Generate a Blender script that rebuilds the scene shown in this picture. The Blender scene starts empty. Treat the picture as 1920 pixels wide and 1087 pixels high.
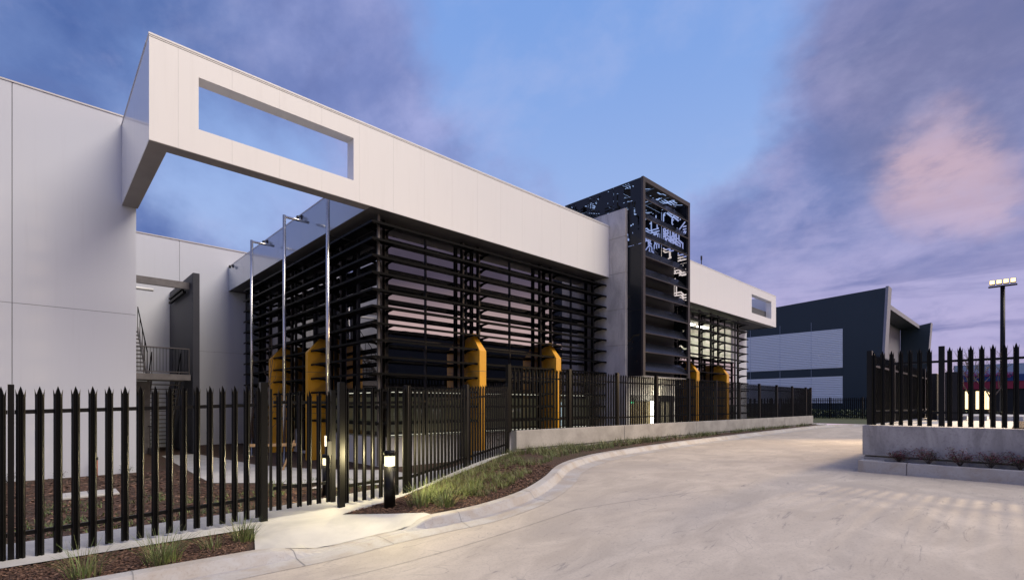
import bpy, bmesh, math, random
from mathutils import Vector, Matrix, noise
from mathutils.geometry import delaunay_2d_cdt
R = math.radians
random.seed(11)
SC = bpy.context.scene
COL = SC.collection

# ------------------------------------------------------------------ camera, sky, sun, exposure
CZ = 1.85
cam = bpy.data.cameras.new('camera'); camo = bpy.data.objects.new('camera', cam); COL.objects.link(camo)
camo.location = (0, 0, CZ)
camo.rotation_euler = (R(90), 0, math.atan2(.7239, .6899) - R(90))
cam.sensor_width = 36; cam.lens = 36 * 931 / 1920; cam.shift_y = (758 - 543.5) / 1920
cam.clip_start = .1; cam.clip_end = 4000
SC.camera = camo
SC.view_settings.view_transform = 'Standard'; SC.view_settings.look = 'None'
SC.view_settings.exposure = 0; SC.view_settings.gamma = 1; SC.view_settings.use_curve_mapping = False

SUN_AZ = Vector((.42, -.9, 0)).normalized()      # the afterglow lies behind the camera
SUN_EL = R(50)
sl = bpy.data.lights.new('sun', 'SUN'); sl.energy = 3.15; sl.angle = R(38); sl.color = (1, .885, .73)
so = bpy.data.objects.new('sun', sl); COL.objects.link(so)
sdir = Vector((SUN_AZ.x * math.cos(SUN_EL), SUN_AZ.y * math.cos(SUN_EL), math.sin(SUN_EL)))
so.rotation_euler = sdir.to_track_quat('Z', 'Y').to_euler()

class NT:
    """small node helper"""
    def __init__(s, tree): s.t = tree; s.n = tree.nodes; s.l = tree.links
    def new(s, typ, **kw):
        n = s.n.new(typ)
        for k, v in kw.items():
            if k == 'ins':
                for kk, vv in v.items():
                    if isinstance(vv, bpy.types.NodeSocket): s.l.new(vv, n.inputs[kk])
                    else: n.inputs[kk].default_value = vv
            else: setattr(n, k, v)
        return n
    def math(s, op, a, b=0.0, c=None, clamp=False):
        n = s.new('ShaderNodeMath', operation=op, use_clamp=clamp)
        for i, v in enumerate((a, b, c)):
            if v is None: continue
            if isinstance(v, bpy.types.NodeSocket): s.l.new(v, n.inputs[i])
            else: n.inputs[i].default_value = v
        return n.outputs[0]
    def vmath(s, op, a, b=(0, 0, 0), out=0):
        n = s.new('ShaderNodeVectorMath', operation=op)
        for i, v in enumerate((a, b)):
            if isinstance(v, bpy.types.NodeSocket): s.l.new(v, n.inputs[i])
            else: n.inputs[i].default_value = v
        return n.outputs[out]
    def mix(s, f, a, b, blend='MIX'):
        n = s.new('ShaderNodeMix', data_type='RGBA', blend_type=blend)
        for k, v in ((0, f), (6, a), (7, b)):
            if isinstance(v, bpy.types.NodeSocket): s.l.new(v, n.inputs[k])
            else: n.inputs[k].default_value = (v if k == 0 else (*v, 1) if len(v) == 3 else v)
        return n.outputs[2]
    def ramp(s, f, lo, hi):
        n = s.new('ShaderNodeMapRange', interpolation_type='SMOOTHSTEP')
        s.l.new(f, n.inputs[0]) if isinstance(f, bpy.types.NodeSocket) else None
        n.inputs[1].default_value = lo; n.inputs[2].default_value = hi
        return n.outputs[0]
    def noise(s, vec, scale, detail=5, rough=.55, dist=0.0):
        n = s.new('ShaderNodeTexNoise')
        n.inputs['Scale'].default_value = scale; n.inputs['Detail'].default_value = detail
        n.inputs['Roughness'].default_value = rough; n.inputs['Distortion'].default_value = dist
        if vec is not None: s.l.new(vec, n.inputs['Vector'])
        return n.outputs[0], n.outputs[1]

def pxdir(x, y):
    """world direction seen at a pixel of the photograph (used only to say where clouds stand)"""
    u = (x - 960) / 931; v = (758 - y) / 931
    return Vector((.6899 + .7239 * u, .7239 - .6899 * u, v)).normalized()

W = bpy.data.worlds.new('World'); SC.world = W; W.use_nodes = True
def build_world():
    k = NT(W.node_tree); k.n.clear()
    out = k.new('ShaderNodeOutputWorld'); bg = k.new('ShaderNodeBackground')
    k.l.new(bg.outputs[0], out.inputs[0])
    d = k.new('ShaderNodeTexCoord').outputs['Generated']
    sep = k.new('ShaderNodeSeparateXYZ'); k.l.new(d, sep.inputs[0])
    z = k.math('MAXIMUM', sep.outputs[2], 0.0)
    sky = k.new('ShaderNodeTexSky', sky_type='NISHITA', sun_disc=False)
    sky.sun_elevation = R(2.0); sky.sun_rotation = math.atan2(SUN_AZ.x, SUN_AZ.y)
    # clear dusk blue: deeper overhead, pale towards the horizon
    clear = k.mix(k.ramp(z, .12, .72), (.42, .55, .88), (.20, .37, .80))
    clear = k.mix(1.0, clear, k.vmath('SCALE', sky.outputs[0]), 'ADD')
    nd = clear.node
    nis = k.new('ShaderNodeVectorMath', operation='SCALE'); k.l.new(sky.outputs[0], nis.inputs[0]); nis.inputs['Scale'].default_value = .012
    k.l.new(nis.outputs[0], nd.inputs[7])
    # cloud layer coordinates: a flat deck overhead
    zz = k.math('ADD', z, .42)
    inv = k.math('DIVIDE', 1.0, zz)
    cs = k.new('ShaderNodeVectorMath', operation='SCALE'); k.l.new(d, cs.inputs[0]); k.l.new(inv, cs.inputs['Scale'])
    mp = k.new('ShaderNodeMapping'); k.l.new(cs.outputs[0], mp.inputs[0])
    mp.inputs['Rotation'].default_value = (0, 0, R(-32)); mp.inputs['Scale'].default_value = (1.0, .8, .3)
    n1, _ = k.noise(mp.outputs[0], 1.9, 8, .57, .12)
    n2, _ = k.noise(mp.outputs[0], 4.2, 8, .58, .15)
    n3, _ = k.noise(mp.outputs[0], 1.5, 5, .5, .2)
    # warp of the direction for uneven cloud borders
    _, wc = k.noise(d, 2.4, 6, .6, .3)
    wv = k.vmath('SUBTRACT', wc, (.5, .5, .5))
    ws = k.new('ShaderNodeVectorMath', operation='SCALE'); k.l.new(wv, ws.inputs[0]); ws.inputs['Scale'].default_value = .32
    dw = k.vmath('NORMALIZE', k.vmath('ADD', d, ws.outputs[0]))
    def blob(px, py, r_in, r_out, vec=None):
        c = pxdir(px, py)
        dt = k.vmath('DOT_PRODUCT', vec or dw, tuple(c), out=1)
        return k.ramp(dt, math.cos(R(r_out)), math.cos(R(r_in)))
    gap = blob(1160, 10, 3, 25)
    gap = k.math('MAXIMUM', gap, k.math('MULTIPLY', blob(1240, 190, 1, 14), 1.0))
    gap = k.math('MAXIMUM', gap, k.math('MULTIPLY', blob(1040, 200, 2, 9), .45))
    gap = k.math('MAXIMUM', gap, k.math('MULTIPLY', blob(450, 330, 2, 12), .35))
    cov = k.math('ADD', k.math('MULTIPLY', n1, 1.5), -.12)
    cov = k.math('SUBTRACT', cov, k.math('MULTIPLY', gap, .95))
    cov = k.ramp(cov, .06, .60)
    # colour of the clouds
    dark = (.20, .26, .56); light = (.42, .46, .80)
    f = k.ramp(k.math('ADD', k.math('MULTIPLY', n2, .75), k.math('MULTIPLY', n3, .35)), .40, .72)
    fe = k.math('MULTIPLY', f, 1.0); cc = k.mix(fe, dark, light)
    # right side: heavier purple deck, pink lit undersides
    deck = blob(1620, 190, 4, 19)
    cc = k.mix(k.math('MULTIPLY', deck, .85), cc, k.mix(f, (.13, .19, .44), (.22, .27, .55)))
    dk2 = blob(1850, 20, 3, 14)
    cc = k.mix(k.math('MULTIPLY', dk2, .9), cc, k.mix(f, (.09, .14, .34), (.17, .20, .42)))
    dk3 = blob(30, 40, 6, 24)
    cc = k.mix(k.math('MULTIPLY', dk3, .95), cc, k.mix(f, (.065, .13, .38), (.14, .23, .52)))
    mau = k.math('MULTIPLY', blob(1900, 190, 2, 13), k.ramp(n1, .36, .56))
    cc = k.mix(k.math('MULTIPLY', mau, .45), cc, (.28, .27, .45))
    pk = k.math('MULTIPLY', blob(1815, 315, 0, 5.6), k.ramp(n2, .36, .54))
    cc = k.mix(k.math('MULTIPLY', pk, .9), cc, (.66, .47, .54))
    pk2 = k.math('MULTIPLY', k.math('MULTIPLY', blob(1640, 520, 6, 26), k.ramp(n2, .44, .64)), .35)
    cc = k.mix(pk2, cc, (.50, .46, .72))
    ms = k.new('ShaderNodeMapping'); k.l.new(d, ms.inputs[0]); ms.inputs['Scale'].default_value = (2.2, 2.2, 15); ms.inputs['Rotation'].default_value = (0, R(5), 0)
    n4, _ = k.noise(ms.outputs[0], 1.5, 7, .55, .5)
    low = k.math('MULTIPLY', k.math('SUBTRACT', 1.0, k.ramp(z, .10, .36)), blob(1800, 600, 14, 44))
    cc = k.mix(k.math('MULTIPLY', low, .8), cc, k.mix(k.ramp(z, .0, .10), (.78, .56, .62), k.mix(k.ramp(n4, .40, .60), (.23, .22, .44), (.52, .46, .72))))
    n5, _ = k.noise(mp.outputs[0], 9.0, 8, .62, .15)
    cc = k.mix(k.math('MULTIPLY', k.ramp(n5, .46, .72), .15), cc, (.56, .56, .84))
    cc = k.mix(k.math('MULTIPLY', k.math('SUBTRACT', 1.0, k.ramp(n5, .28, .50)), .28), cc, (.13, .17, .40))
    wisp = k.math('MULTIPLY', k.ramp(n2, .50, .70), .28)
    clear = k.mix(wisp, clear, (.50, .56, .86))
    col = k.mix(cov, clear, cc)
    # afterglow on the opposite side of the sky: pink low down, purple cloud above
    sd = k.vmath('DOT_PRODUCT', d, tuple(SUN_AZ), out=1)
    az = k.ramp(sd, .40, .92)
    glow = k.mix(k.ramp(z, .14, .25), (1.32, .96, .90), (.14, .115, .17))
    glow = k.mix(k.ramp(z, .42, .70), glow, (.46, .46, .56))
    glow = k.mix(k.math('MULTIPLY', k.math('MULTIPLY', k.ramp(n2, .42, .62), k.ramp(z, .08, .2)), .35), glow, (.30, .24, .34))
    col = k.mix(az, col, glow)
    k.l.new(col, bg.inputs[0]); bg.inputs[1].default_value = .95
build_world()

# ------------------------------------------------------------------ materials
MATS = {}
def mat(name, base, rough=.6, metal=0, spec=.5, coat=0, coat_rough=.05, var=None, bump=None, emit=None, es=1, gen=None):
    """var=(scale, amount, detail) mottles the base colour; bump=(scale, strength)"""
    m = bpy.data.materials.new(name); m.use_nodes = True; MATS[name] = m
    k = NT(m.node_tree); p = k.n['Principled BSDF']
    p.inputs['Base Color'].default_value = (*base, 1); p.inputs['Roughness'].default_value = rough
    p.inputs['Metallic'].default_value = metal; p.inputs['Specular IOR Level'].default_value = spec
    p.inputs['Coat Weight'].default_value = coat; p.inputs['Coat Roughness'].default_value = coat_rough
    tc = k.new('ShaderNodeTexCoord').outputs['Object']
    if var:
        f, _ = k.noise(tc, var[0], var[2] if len(var) > 2 else 5, .6)
        a = tuple(min(1, c * (1 - var[1])) for c in base); b = tuple(min(1, c * (1 + var[1])) for c in base)
        k.l.new(k.mix(k.ramp(f, .3, .7), a, b), p.inputs['Base Color'])
    if bump:
        f, _ = k.noise(tc, bump[0], 4, .6)
        b = k.new('ShaderNodeBump'); b.inputs['Strength'].default_value = bump[1]; b.inputs['Distance'].default_value = .01
        k.l.new(f, b.inputs['Height']); k.l.new(b.outputs[0], p.inputs['Normal'])
    if emit:
        p.inputs['Emission Color'].default_value = (*emit, 1); p.inputs['Emission Strength'].default_value = es
    if gen: gen(k, p, tc)
    return m

def gen_clad(base, dirt, amt):
    def g(k, p, tc):
        a, _ = k.noise(tc, .5, 4, .5); mp = k.new('ShaderNodeMapping'); k.l.new(tc, mp.inputs[0]); mp.inputs['Scale'].default_value = (7, 7, .35)
        b, _ = k.noise(mp.outputs[0], 1.0, 5, .6)
        c = k.mix(k.math('MULTIPLY', k.ramp(b, .52, .75), amt), base, dirt)
        c = k.mix(k.math('MULTIPLY', k.ramp(a, .35, .7), .05), c, (.70, .69, .70))
        k.l.new(c, p.inputs['Base Color'])
        w, _ = k.noise(tc, .9, 2, .5); bp = k.new('ShaderNodeBump'); bp.inputs['Strength'].default_value = .10; bp.inputs['Distance'].default_value = .03
        k.l.new(w, bp.inputs['Height']); k.l.new(bp.outputs[0], p.inputs['Normal']); k.l.new(bp.outputs[0], p.inputs['Coat Normal'])
    return g
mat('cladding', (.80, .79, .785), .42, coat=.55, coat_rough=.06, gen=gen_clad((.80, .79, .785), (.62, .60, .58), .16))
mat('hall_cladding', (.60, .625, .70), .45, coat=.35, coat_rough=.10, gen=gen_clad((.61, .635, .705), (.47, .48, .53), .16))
mat('fascia_shaded', (.30, .36, .46), .22, metal=.0, coat=1.0, coat_rough=.04)  # glossy side panels; the dim blue of the sunless side is in the colour
mat('flashing', (.62, .60, .60), .35, metal=.3)
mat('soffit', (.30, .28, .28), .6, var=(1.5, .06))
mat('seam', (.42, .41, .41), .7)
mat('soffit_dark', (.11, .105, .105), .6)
mat('joint_soft', (.24, .235, .23), .8)
mat('joint', (.10, .10, .11), .8)
mat('louvre', (.0025, .0025, .003), .5, spec=.08)
mat('galvanised', (.13, .12, .12), .45, metal=.6, var=(6, .12))
mat('stainless', (.62, .61, .60), .22, metal=1.0, var=(3, .06))
mat('black_steel', (.0035, .0034, .0033), .36, spec=.22, bump=(30, .02))
mat('mullion', (.02, .02, .023), .4, metal=.3)
mat('yellow', (.74, .36, .022), .42, coat=.25, coat_rough=.2, var=(2, .05))
mat('tower_black', (.005, .008, .013), .35, spec=.35, coat=.12)
mat('tower_frame', (.05, .042, .042), .45, metal=.2)
mat('tower_slat', (.005, .006, .010), .26, spec=.3, coat=.08, var=(2, .3))
mat('tower_inner', (.014, .011, .010), .6)
mat('dark_core', (.006, .006, .008), .7)
mat('navy_panel', (.030, .038, .058), .5)
mat('blade_wall', (.030, .032, .047), .6, var=(1, .1))
mat('steel_beam', (.16, .15, .155), .5, metal=.3, var=(4, .15))
mat('plinth', (.60, .60, .64), .6, var=(1.5, .04), bump=(20, .03))
mat('cream', (.78, .76, .68), .7)
mat('timber', (.36, .23, .12), .7, var=(12, .2))
mat('orange_pipe', (.55, .12, .04), .5)
mat('bark', (.07, .055, .05), .85, var=(20, .3))
mat('leaf_red', (.13, .040, .052), .6, var=(9, .4))
mat('leaf_green', (.07, .10, .04), .6, var=(9, .4))
mat('grass_green', (.12, .165, .045), .55, var=(4, .35))
mat('grass_olive', (.15, .155, .065), .6, var=(4, .3))
mat('chip_a', (.115, .058, .036), .8); mat('chip_b', (.20, .115, .075), .8); mat('chip_c', (.050, .026, .018), .85)
mat('far_navy', (.020, .036, .046), .5, var=(.2, .05))
mat('far_light', (.45, .5, .6), .45, metal=.0)
mat('far_grey', (.30, .29, .33), .6)
mat('store_wall', (.42, .50, .62), .7); mat('store_blue', (.015, .05, .20), .6); mat('store_red', (.30, .015, .05), .6)
mat('sign_magenta', (.45, .03, .16), .6)
mat('warm_lit', (.8, .7, .5), .6, emit=(1, .72, .36), es=2.2)

mat('flood_glow', (.9, .8, .6), .5, emit=(1, .64, .27), es=2.6)
mat('entry_glow', (.9, .9, .8), .5, emit=(1, .93, .70), es=9)
mat('strip_glow', (.9, .9, .8), .5, emit=(1, .95, .80), es=1.5)
mat('ceiling_light', (.9, .9, .85), .5, emit=(1, .975, .90), es=30)
mat('blind', (.30, .28, .20), .8, emit=(.75, .72, .45), es=.055)
mat('wood_warm', (.13, .10, .04), .6, emit=(1, .60, .15), es=.02)  # faint emission puts the warm interior light into the wood
mat('screen_blue', (.3, .4, .5), .5, emit=(.65, .85, 1.0), es=.9)
mat('exit_green', (.1, .5, .2), .5, emit=(.1, .9, .4), es=.8)
mat('white_plastic', (.75, .75, .75), .4)
mat('dark_plastic', (.02, .02, .022), .35)
mat('dark_shed', (.006, .006, .008), .7)
mat('car_white', (.7, .7, .7), .3, coat=1)

def gen_concrete(k, p, tc):
    a, _ = k.noise(tc, 1.3, 7, .62, .4); b, _ = k.noise(tc, 14, 5, .65)
    c = k.mix(k.ramp(a, .32, .70), (.30, .285, .27), (.44, .42, .40))
    c = k.mix(k.math('MULTIPLY', k.ramp(b, .35, .75), .35), c, (.26, .25, .24))
    k.l.new(c, p.inputs['Base Color'])
    bp = k.new('ShaderNodeBump'); bp.inputs['Strength'].default_value = .12; bp.inputs['Distance'].default_value = .01
    k.l.new(b, bp.inputs['Height']); k.l.new(bp.outputs[0], p.inputs['Normal'])
mat('concrete_wall', (.4, .4, .4), .8, gen=gen_concrete)
FORM = [(.22, .21, .21), (.42, .405, .40), (.13, .12, .12)]
def gen_form(k, p, tc):
    mp = k.new('ShaderNodeMapping'); k.l.new(tc, mp.inputs[0]); mp.inputs['Scale'].default_value = (1, 1, .35)
    a, _ = k.noise(mp.outputs[0], 2.2, 7, .65, .6); b, _ = k.noise(tc, 22, 4, .6)
    c = k.mix(k.ramp(a, .30, .68), FORM[0], FORM[1])
    c = k.mix(k.math('MULTIPLY', k.ramp(b, .5, .72), .3), c, FORM[2])
    k.l.new(c, p.inputs['Base Color'])
mat('concrete_form', (.3, .3, .3), .75, gen=gen_form)
FORM = [(.42, .40, .39), (.62, .59, .57), (.26, .24, .23)]
mat('concrete_fin', (.4, .4, .4), .7, gen=gen_form)
def gen_road(k, p, tc):
    mp = k.new('ShaderNodeMapping'); k.l.new(tc, mp.inputs[0])
    mp.inputs['Rotation'].default_value = (0, 0, R(20)); mp.inputs['Scale'].default_value = (.75, 1.35, 1)
    a, _ = k.noise(mp.outputs[0], 1.0, 8, .66, .8)
    b, _ = k.noise(tc, .32, 4, .55, .6)
    s, _ = k.noise(tc, 34, 4, .7)
    c = k.mix(k.ramp(a, .34, .66), (.40, .355, .305), (.51, .455, .39))
    c = k.mix(k.math('MULTIPLY', k.ramp(b, .42, .66), .55), c, (.345, .312, .285))
    c = k.mix(k.math('MULTIPLY', k.ramp(s, .48, .72), .40), c, (.25, .235, .22))
    # scuffs
    mp2 = k.new('ShaderNodeMapping'); k.l.new(tc, mp2.inputs[0]); mp2.inputs['Rotation'].default_value = (0, 0, R(-20)); mp2.inputs['Scale'].default_value = (.5, 3, 1)
    q, _ = k.noise(mp2.outputs[0], 1.7, 6, .7, 2.2)
    c = k.mix(k.math('MULTIPLY', k.ramp(q, .58, .70), .65), c, (.20, .19, .19))
    # thin curved tyre scuffs
    q2, _ = k.noise(tc, .55, 3, .5, 1.2)
    ln = k.math('ABSOLUTE', k.math('SUBTRACT', k.math('FRACT', k.math('MULTIPLY', q2, 9.0)), .5))
    ln = k.math('SUBTRACT', 1.0, k.ramp(ln, .0, .035))
    c = k.mix(k.math('MULTIPLY', k.math('MULTIPLY', ln, k.ramp(a, .46, .60)), .45), c, (.17, .165, .165))
    k.l.new(c, p.inputs['Base Color'])
    bp = k.new('ShaderNodeBump'); bp.inputs['Strength'].default_value = .10; bp.inputs['Distance'].default_value = .01
    k.l.new(s, bp.inputs['Height']); k.l.new(bp.outputs[0], p.inputs['Normal'])
mat('road', (.4, .4, .4), .75, spec=.25, gen=gen_road)
def gen_path(k, p, tc):
    a, _ = k.noise(tc, 1.1, 6, .6, .5); s, _ = k.noise(tc, 55, 3, .6)
    c = k.mix(k.ramp(a, .3, .7), (.38, .375, .37), (.50, .49, .47))
    c = k.mix(k.math('MULTIPLY', k.ramp(s, .5, .75), .15), c, (.33, .33, .32))
    k.l.new(c, p.inputs['Base Color'])
mat('path', (.5, .5, .5), .75, gen=gen_path)
def gen_kerb(k, p, tc):
    a, _ = k.noise(tc, 1.8, 7, .65, .7); s, _ = k.noise(tc, 30, 4, .65)
    c = k.mix(k.ramp(a, .36, .66), (.42, .41, .40), (.36, .32, .28))
    c = k.mix(k.math('MULTIPLY', k.ramp(s, .52, .72), .4), c, (.22, .18, .15))
    k.l.new(c, p.inputs['Base Color'])
mat('kerb', (.4, .4, .4), .8, gen=gen_kerb)
def gen_mulch(k, p, tc):
    a, _ = k.noise(tc, 38, 5, .7, .5); b, _ = k.noise(tc, 1.2, 4, .6)
    c = k.mix(k.ramp(a, .35, .7), (.022, .013, .010), (.125, .065, .042))
    c = k.mix(k.math('MULTIPLY', k.ramp(b, .5, .68), .5), c, (.040, .048, .018))
    k.l.new(c, p.inputs['Base Color'])
    bp = k.new('ShaderNodeBump'); bp.inputs['Strength'].default_value = .9; bp.inputs['Distance'].default_value = .03
    k.l.new(a, bp.inputs['Height']); k.l.new(bp.outputs[0], p.inputs['Normal'])
mat('mulch', (.1, .05, .03), .9, gen=gen_mulch)
def gen_grass(k, p, tc):
    a, _ = k.noise(tc, 3.0, 6, .7); b, _ = k.noise(tc, .05, 4, .6)
    c = k.mix(k.ramp(a, .35, .7), (.030, .042, .016), (.085, .10, .035))
    c = k.mix(k.math('MULTIPLY', b, .4), c, (.09, .08, .05)); k.l.new(c, p.inputs['Base Color'])
mat('lawn', (.05, .07, .03), .9, gen=gen_grass)
def gen_corr(k, p, tc):     # fine horizontal ribs of the metal sheeting, about 20 cm apart
    w = k.new('ShaderNodeTexWave', wave_type='BANDS', bands_direction='Z'); k.l.new(tc, w.inputs[0]); w.inputs['Scale'].default_value = 1.6
    bp = k.new('ShaderNodeBump'); bp.inputs['Strength'].default_value = .6; bp.inputs['Distance'].default_value = .06
    k.l.new(w.outputs[1], bp.inputs['Height']); k.l.new(bp.outputs[0], p.inputs['Normal'])
mat('far_ribbed', (.78, .80, .82), .5, gen=gen_corr)

def lens_mat(name, col, es, t):
    m = bpy.data.materials.new(name); m.use_nodes = True; MATS[name] = m
    k = NT(m.node_tree); k.n.clear(); out = k.new('ShaderNodeOutputMaterial')
    e = k.new('ShaderNodeEmission'); e.inputs[0].default_value = (*col, 1); e.inputs[1].default_value = es
    b = k.new('ShaderNodeBsdfTransparent'); mx = k.new('ShaderNodeMixShader'); mx.inputs[0].default_value = 1 - t
    k.l.new(b.outputs[0], mx.inputs[1]); k.l.new(e.outputs[0], mx.inputs[2]); k.l.new(mx.outputs[0], out.inputs[0])
lens_mat('lamp_glow', (1, .88, .55), 3.0, .6)
def glass_mat(name, refl, tint, trans):
    m = bpy.data.materials.new(name); m.use_nodes = True; MATS[name] = m
    k = NT(m.node_tree); k.n.clear()
    out = k.new('ShaderNodeOutputMaterial')
    g = k.new('ShaderNodeBsdfGlossy'); g.inputs['Roughness'].default_value = .008; g.inputs['Color'].default_value = (*tint, 1)
    if trans:
        b = k.new('ShaderNodeBsdfTransparent'); b.inputs['Color'].default_value = (.62, .64, .62, 1)
    else:
        b = k.new('ShaderNodeBsdfDiffuse'); b.inputs['Color'].default_value = (.006, .007, .009, 1)
    fr = k.new('ShaderNodeFresnel'); fr.inputs[0].default_value = 1.5
    f = k.math('MAXIMUM', fr.outputs[0], refl)
    # very slight waviness of real panes
    tc = k.new('ShaderNodeTexCoord').outputs['Object']; a, _ = k.noise(tc, .8, 2, .5)
    bp = k.new('ShaderNodeBump'); bp.inputs['Strength'].default_value = .05; bp.inputs['Distance'].default_value = .02
    k.l.new(a, bp.inputs['Height']); k.l.new(bp.outputs[0], g.inputs['Normal'])
    mx = k.new('ShaderNodeMixShader'); k.l.new(f, mx.inputs[0]); k.l.new(b.outputs[0], mx.inputs[1]); k.l.new(g.outputs[0], mx.inputs[2])
    k.l.new(mx.outputs[0], out.inputs[0])
    return m
glass_mat('glass_mirror', .50, (.88, .86, .90), False)
glass_mat('glass_clear', .16, (.9, .9, .95), True)

# ------------------------------------------------------------------ mesh helpers
OFF = {}
class MB:
    def __init__(s): s.v = []; s.f = []; s.mi = []
    def add(s, vs, fs, m=0):
        o = len(s.v); s.v += [tuple(v) for v in vs]; s.f += [tuple(i + o for i in f) for f in fs]; s.mi += [m] * len(fs); return s
    def box(s, x0, y0, z0, x1, y1, z1, m=0):
        x0, x1 = sorted((x0, x1)); y0, y1 = sorted((y0, y1)); z0, z1 = sorted((z0, z1))
        return s.add([(x0, y0, z0), (x1, y0, z0), (x1, y1, z0), (x0, y1, z0), (x0, y0, z1), (x1, y0, z1), (x1, y1, z1), (x0, y1, z1)],
                     [(0, 3, 2, 1), (4, 5, 6, 7), (0, 1, 5, 4), (1, 2, 6, 5), (2, 3, 7, 6), (3, 0, 4, 7)], m)
    def hexa(s, p, m=0):   # 8 points: bottom 4 ccw, top 4 ccw
        return s.add(p, [(0, 3, 2, 1), (4, 5, 6, 7), (0, 1, 5, 4), (1, 2, 6, 5), (2, 3, 7, 6), (3, 0, 4, 7)], m)
    def beam(s, a, b, w, h, m=0):   # vertical height h, horizontal width w, from a to b
        a = Vector(a); b = Vector(b); d = (b - a); n = Vector((-d.y, d.x, 0))
        n = (n.normalized() if n.length > 1e-6 else Vector((0, 1, 0))) * w / 2
        u = Vector((0, 0, h / 2))
        if abs(d.z) > 2 * Vector((d.x, d.y, 0)).length:
            t = Vector((d.x, d.y, 0)); t = t.normalized() if t.length > 1e-6 else Vector((1, 0, 0)); u = t * h / 2
            n = Vector((-t.y, t.x, 0)) * w / 2
        return s.hexa([a - n - u, b - n - u, b + n - u, a + n - u, a - n + u, b - n + u, b + n + u, a + n + u], m)
    def tube(s, pts, r, n=10, m=0, cap=True):
        pts = [Vector(p) for p in pts]; rr = r if isinstance(r, (list, tuple)) else [r] * len(pts)
        o = len(s.v); ref = None
        for i, p in enumerate(pts):
            d = (pts[min(i + 1, len(pts) - 1)] - pts[max(i - 1, 0)]).normalized()
            if ref is None: ref = Vector((1, 0, 0)) if abs(d.x) < .9 else Vector((0, 1, 0))
            a = d.cross(ref).normalized(); b = d.cross(a)
            for j in range(n):
                t = 2 * math.pi * j / n; s.v.append(tuple(p + (a * math.cos(t) + b * math.sin(t)) * rr[i]))
        for i in range(len(pts) - 1):
            for j in range(n):
                s.f.append((o + i * n + j, o + i * n + (j + 1) % n, o + (i + 1) * n + (j + 1) % n, o + (i + 1) * n + j)); s.mi.append(m)
        if cap:
            s.f.append(tuple(o + j for j in range(n))[::-1]); s.mi.append(m)
            s.f.append(tuple(o + (len(pts) - 1) * n + j for j in range(n))); s.mi.append(m)
        return s
    def mesh(s, name, mats, off=(0, 0, 0), smooth=False, fix=True):
        me = bpy.data.meshes.new(name)
        ox, oy, oz = off
        me.from_pydata([(x - ox, y - oy, z - oz) for x, y, z in s.v], [], s.f)
        for m in (mats if isinstance(mats, (list, tuple)) else [mats]): me.materials.append(MATS[m])
        if any(s.mi): me.polygons.foreach_set('material_index', s.mi)
        if fix:
            bm = bmesh.new(); bm.from_mesh(me); bmesh.ops.recalc_face_normals(bm, faces=bm.faces[:]); bm.to_mesh(me); bm.free()
        if smooth: me.polygons.foreach_set('use_smooth', [True] * len(me.polygons))
        me.update(); return me
    def build(s, name, mats, parent=None, smooth=False, fix=True, bevel=0):
        off = OFF.get(parent.name, (0, 0, 0)) if parent else (0, 0, 0)
        me = s.mesh(name, mats, off, smooth, fix)
        if bevel:
            bm = bmesh.new(); bm.from_mesh(me)
            bmesh.ops.bevel(bm, geom=bm.edges[:], offset=bevel, segments=1, affect='EDGES'); bm.to_mesh(me); bm.free()
        o = bpy.data.objects.new(name, me); COL.objects.link(o)
        if parent: o.parent = parent; OFF[o.name] = off
        return o
def inst(name, me, parent, loc, rz=0.0, scale=None):
    off = OFF.get(parent.name, (0, 0, 0)) if parent else (0, 0, 0)
    o = bpy.data.objects.new(name, me); COL.objects.link(o)
    o.location = (loc[0] - off[0], loc[1] - off[1], loc[2] - off[2]); o.rotation_euler = (0, 0, rz)
    if scale: o.scale = scale
    if parent: o.parent = parent
    return o
def thing(name, label, cat, loc, group=None):
    o = bpy.data.objects.new(name, None); COL.objects.link(o); o.location = loc; o.empty_display_size = .2
    o['label'] = label; o['category'] = cat
    if group: o['group'] = group
    OFF[o.name] = tuple(loc); return o
def tag(o, label, cat, group=None, kind=None):
    if label: o['label'] = label
    if cat: o['category'] = cat
    if group: o['group'] = group
    if kind: o['kind'] = kind
    return o
def structure(o): o['kind'] = 'structure'; return o
def copy_tree(o, parent=None, loc=None, rz=None, scale=None):
    c = o.copy(); COL.objects.link(c)
    if parent: c.parent = parent
    if loc is not None: c.location = loc
    if rz is not None: c.rotation_euler = (0, 0, rz)
    if scale is not None: c.scale = (scale,) * 3
    for ch in list(o.children): copy_tree(ch, c)
    return c

# ------------------------------------------------------------------ terrain
def sm(t): t = min(max(t, 0), 1); return t * t * (3 - 2 * t)
def T(x, y): return .02 + .42 * sm((x - 2.5) / 7.0)
def catmull(P, n=8):
    out = []
    for i in range(len(P) - 1):
        p0 = P[max(i - 1, 0)]; p1 = P[i]; p2 = P[i + 1]; p3 = P[min(i + 2, len(P) - 1)]
        for j in range(n):
            t = j / n
            out.append(tuple(.5 * ((2 * p1[a]) + (-p0[a] + p2[a]) * t + (2 * p0[a] - 5 * p1[a] + 4 * p2[a] - p3[a]) * t * t + (-p0[a] + 3 * p1[a] - 3 * p2[a] + p3[a]) * t ** 3) for a in (0, 1)))
    out.append(tuple(P[-1][:2])); return out
def inside(x, y, poly):
    c = False; j = len(poly) - 1
    for i in range(len(poly)):
        xi, yi = poly[i]; xj, yj = poly[j]
        if (yi > y) != (yj > y) and x < (xj - xi) * (y - yi) / (yj - yi) + xi: c = not c
        j = i
    return c
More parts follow.
